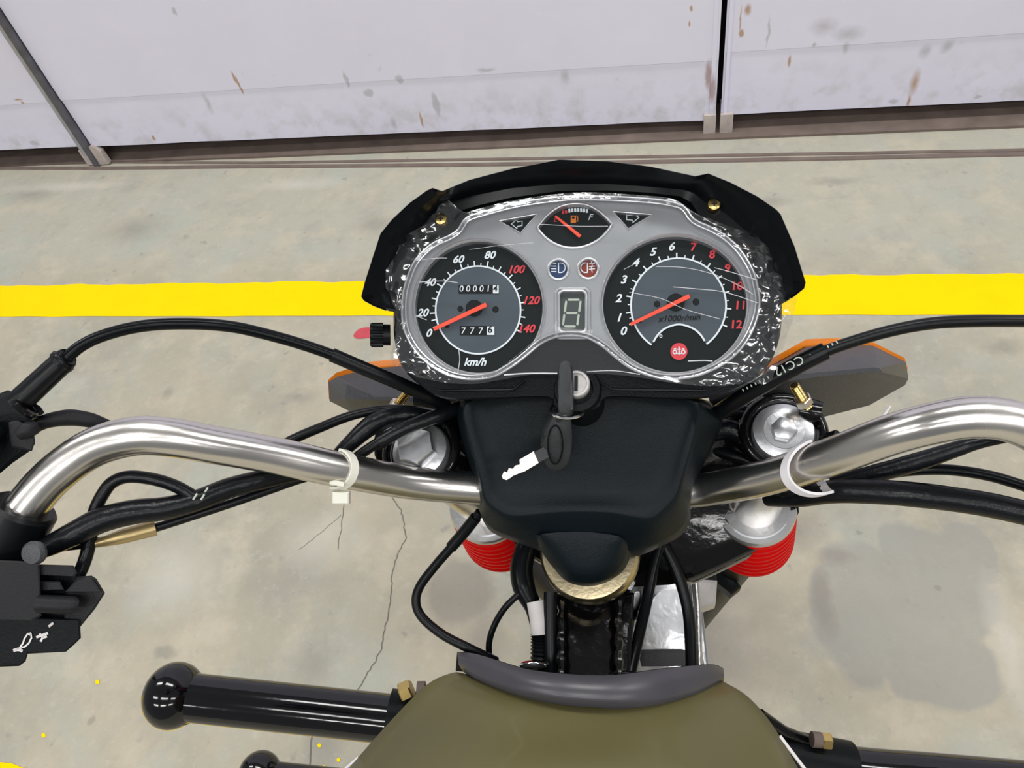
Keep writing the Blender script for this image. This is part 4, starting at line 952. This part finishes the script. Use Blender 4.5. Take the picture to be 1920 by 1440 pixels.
mid = [p.lerp(q, .5) + (EYE - p).normalized() * .003 for p, q in zip(lu, llw)]; q1 = [p.lerp(q, .15) + (EYE - p).normalized() * .002 for p, q in zip(lu, llw)]; q2 = [p.lerp(q, .85) + (EYE - p).normalized() * .002 for p, q in zip(lu, llw)]
b = MB(); b.loft([[p + DOWN * .02 for p in lu], lu, q1, mid, q2, llw, [p + DOWN * .012 for p in llw]], False); b.build('tank_front_trim', M['trim'], tank, angle=50, label='dark grey rubber trim along the front edge')
fl_ = [W(p.x, p.y - 1, tz(i / 49) + .012) for i, p in enumerate(tu)]
b = MB(); b.loft([[p + DOWN * .03 for p in fl_], fl_, [p + V((0, -.012, -.006)) for p in fl_]], False); b.build('trim_back_lip', M['satin'], tank)
b = MB(); b.tube([W(1462, 1380, .507), W(1480, 1404, .505), W(1512, 1446, .500), W(1545, 1500, .495)], .0012, 8); b.build('pinstripe', M['label'], tank, label='white pinstripe')
b = MB(); b.tube([W(672, 1420, .519), W(648, 1441, .517), W(610, 1490, .510)], .0010, 8); b.build('pinstripe', M['label'], tank, label='white pinstripe')
b = MB(); b.prism([W(p.x, p.y, .53) for p in ell(1170, 1268, 30, 7, 24)], fw * .004, .001); b.build('rubber_grommet', M['rubber'], tank)
b = MB(); b.prism([W(p.x, p.y, .535) for p in ell(1000, 1249, 26, 7, 24)], fw * .004, .001); b.build('tank_mount_washer', M['steel'], tank)

# ------------------------------------------------------------------ keys
b = MB(); hd = spx([(1047, 700), (1047, 688), (1052, 679), (1060, 676), (1068, 679), (1072, 688), (1073, 720), (1074, 758), (1070, 773), (1060, 777), (1050, 775), (1046, 765), (1046, 730)], 40, True, 4)
top = [W(p.x, p.y, .428) for p in hd]; b.prism(top, Pn * -.010, .0012)
k1 = b.build('ignition_key', M['keyblack'], angle=45); tag(k1, 'key standing in the ignition lock, seen by its dark grey grip', 'key')
b = MB(); b.box(W(1068, 724, .446), Pv, Pu, Pn, .0075, .002, .022, .0003); b.build('key_blade', M['keysteel'], k1, False, label='nickel blade')
b = MB(); b.tube([W(1067, 684, .4292), W(1070, 724, .4292), W(1071, 768, .4292)], .0012, 8); b.build('grip_edge', M['greyplastic'], k1)
b = MB(); P = []
for i in range(97):
    a = 4 * PI * i / 96; P.append(W(1064 + 32 * math.cos(a), 769 + 15 * math.sin(a), .447 - .012 * math.sin(a) + .0018 * i / 96))
b.tube(P, .0009, 8); kr_ = b.build('key_ring', M['steel']); tag(kr_, 'steel split ring joining the ignition key and the hanging spare key', 'key ring')
oh = spx([(1047, 774), (1060, 774), (1070, 780), (1073, 800), (1073, 835), (1068, 865), (1055, 880), (1040, 884), (1028, 876), (1022, 855), (1022, 825), (1028, 800), (1038, 782)], 48, True, 4)
face = [W(p.x, p.y, .452 + .00012 * (p.y - 774)) for p in oh]; n3 = (face[0] - face[16]).cross(face[0] - face[32]).normalized(); n3 = n3 if n3.dot(fw) > 0 else -n3
b = MB(); b.prism(face, (n3 * .7 + fw * .3 + rot(V((-.35, 0, 0)))) * .0065, .0012); k2 = b.build('spare_key', M['keyblack'], angle=45); tag(k2, 'spare key hanging from the ring over the black handlebar cover, bare blade to the left', 'key')
P = [W(p.x, p.y, .4505 + .00012 * (p.y - 774)) for p in ell(1041, 834, 14, 36, 36)]; b = MB(); b.tube(P + P[:2], .0005, 6, False); b.build('grip_oval', M['satin'], k2)
b = MB(); b.loft([[W(p.x, p.y, .4512) for p in ell(1047, 787, 5.5, 6, 18)], [W(p.x, p.y, .4516) for p in ell(1047, 787, 4.2, 4.8, 18)]], True, True, True); b.build('ring_hole', M['dark'], k2)
bl = [(1001, 846), (1010, 868), (995, 877), (983, 884), (972, 888), (962, 892), (957, 896), (950, 900), (943, 898), (941, 893), (945, 884), (951, 886), (954, 878), (962, 879), (966, 873), (975, 871), (974, 862), (986, 855)]
b = MB(); b.prism([W(x, y, .4660 - .00006 * (x - 940)) for x, y in bl], fw * .0018, .0); b.build('key_blade', M['keysteel'], k2, False, label='bare nickel blade')
b = MB(); b.prism([W(x, y, .4655 - .00006 * (x - 940)) for x, y in ((1001, 848), (1026, 834), (1030, 858), (1010, 868))], fw * .0035, .0004); b.build('blade_shoulder', M['keyblack'], k2, False)

# ------------------------------------------------------------------ cable ties round the handlebar
def tie(cx, cy, m, R, wd, label, k):
    """a nylon strap round the bar; k slants its near side along the bar"""
    i = min(range(1, len(bar_path) - 1), key=lambda j: abs(px_of(bar_path[j])[0] - cx)); ax = (bar_path[i + 1] - bar_path[i - 1]).normalized()
    c = bar_path[i] + rot(V((0, 1, 0))) * cy; e = (EYE - c).normalized(); e = (e - ax * e.dot(ax)).normalized(); v = ax.cross(e)
    b = MB(); loops = []
    pr = [(-wd, R), (-wd * .9, R + .0012), (wd * .9, R + .0012), (wd, R), (wd, R - .0004), (-wd, R - .0004)]
    for i in range(49):
        a = 2 * PI * i / 48; loops.append([c + (e * math.cos(a) + v * math.sin(a)) * r + ax * (h + k * R * abs(math.cos(a))) for h, r in pr])
    b.loft(loops); o = b.build('cable_tie', M[m], angle=30); tag(o, label, 'cable tie'); return o
t1 = tie(637, 0.0, 'tie', .0116, .0026, 'cream nylon cable tie on the left half of the chrome handlebar', .55)
b = MB(); hp = W(640, 933, .470); b.box(hp, rot(V((1, 0, 0))), rot(V((0, 1, 0))), fw, .0105, .0075, .006, .0008); b.build('tie_head', M['tie'], t1, False)
b = MB(); b.box(W(632, 906, .4655), rot(V((.97, .2, 0))), rot(V((-.2, .97, 0))), fw, .009, .003, .0015, .0003); b.build('tie_tail', M['tie'], t1, False)
t2 = tie(1543, .0035, 'tiew', .0150, .0028, 'white nylon cable tie binding looms to the right half of the handlebar', -.85)
b = MB(); b.tube([W(1600, 850, .47), W(1645, 794, .475), W(1669, 761, .478)], [(.0018, .0006), (.0018, .0006), (.001, .0004)], 8); b.build('tie_tail', M['tiew'], t2)

# ------------------------------------------------------------------ protective film over the instruments
fo = spx([(722, 466), (745, 448), (800, 418), (835, 372), (862, 398), (900, 391), (960, 376), (1080, 361), (1200, 366), (1264, 374), (1300, 397), (1340, 414), (1384, 430), (1415, 440), (1436, 460), (1462, 488), (1466, 518), (1472, 538), (1492, 552), (1490, 580), (1478, 622), (1460, 672), (1444, 716), (1400, 718), (1340, 724), (1260, 718), (1180, 705), (1090, 700), (1000, 702), (940, 712), (880, 720), (800, 712), (755, 692), (735, 680), (738, 640), (742, 600), (734, 565), (722, 530), (719, 495)], 220)
ctr = V((1085, 550, 0))
fin = inset(rim_out, 6); fin = resample(fin, 220, True)
# rotate so that both loops start at the same angle
def start(l, a=PI / 2):
    i = min(range(len(l)), key=lambda k: abs(math.atan2(-(l[k].y - ctr.y), l[k].x - ctr.x) - a)); l = l[i:] + l[:i]
    ar = sum(l[k].x * l[(k + 1) % len(l)].y - l[(k + 1) % len(l)].x * l[k].y for k in range(len(l)))
    return l if ar < 0 else [l[0]] + l[1:][::-1]
fo, fin = start(fo), start(fin)
b = MB(); loops = []
for k in range(10):
    t = k / 9; l = []
    for i, (p, q) in enumerate(zip(fin, fo)):
        z = p.lerp(q, t); nz = noise.noise(V((z.x * .038, z.y * .038, 3.1))) * 1.3 + .45 * noise.noise(V((z.x * .10, z.y * .10, 7.7))); gap = (q - p).length
        sx = min(1, max(0, (abs(z.x - 1085) - 215) / 70)); amp = min(1, gap / 28) * t ** .6 * (.03 + .97 * sx)
        jit = V((noise.noise(V((z.x * .09, z.y * .09, 1))), noise.noise(V((z.x * .09, z.y * .09, 5))), 0)) * 5 * amp
        l.append(PL(z.x + jit.x, z.y + jit.y, .0105 + .0058 * nz * amp + .001 * t))
    loops.append(l)
b.loft(loops, True)
film = b.build('protective_film', M['filmedge'], smooth=True, angle=28); tag(film, 'crumpled clear plastic film stretched over the instrument cluster', 'plastic film')
b = MB(); ins = [[p.lerp(ctr, t) for p in fin] for t in (0, .12, .3, .6, .85)]
b.loft([[PL(p.x, p.y, .0107 + .0004 * noise.noise(V((p.x * .02, p.y * .06, 2)))) for p in l] for l in ins], True, False, True); b.build('smooth_sheet', M['film'], film)
for pts, r in (([(1230, 500), (1285, 502), (1340, 515), (1385, 535), (1412, 552)], .00018), ([(1262, 538), (1310, 542), (1360, 548), (1420, 568)], .00022), ([(1180, 548), (1240, 560), (1285, 580), (1350, 598)], .00018),
               ([(1340, 502), (1370, 510), (1420, 525)], .00022), ([(1170, 505), (1200, 490)], .00012), ([(790, 487), (820, 484), (838, 484)], .0002), ([(786, 529), (830, 527), (858, 530)], .00025), ([(780, 592), (800, 600)], .0002),
               ([(860, 655), (862, 675), (858, 700)], .00028), ([(945, 703), (990, 700), (1045, 700)], .00045), ([(1100, 697), (1150, 695), (1200, 702)], .00025), ([(1290, 677), (1320, 676), (1336, 677)], .0003), ([(1010, 420), (1080, 424), (1140, 424)], .00015), ([(880, 468), (940, 460), (1000, 455)], .00012)):
    b = MB(); b.tube(onP([q for q in cat(V2(pts), 6)], .0112), r, 6); b.build('film_crease', M['crease'], film)
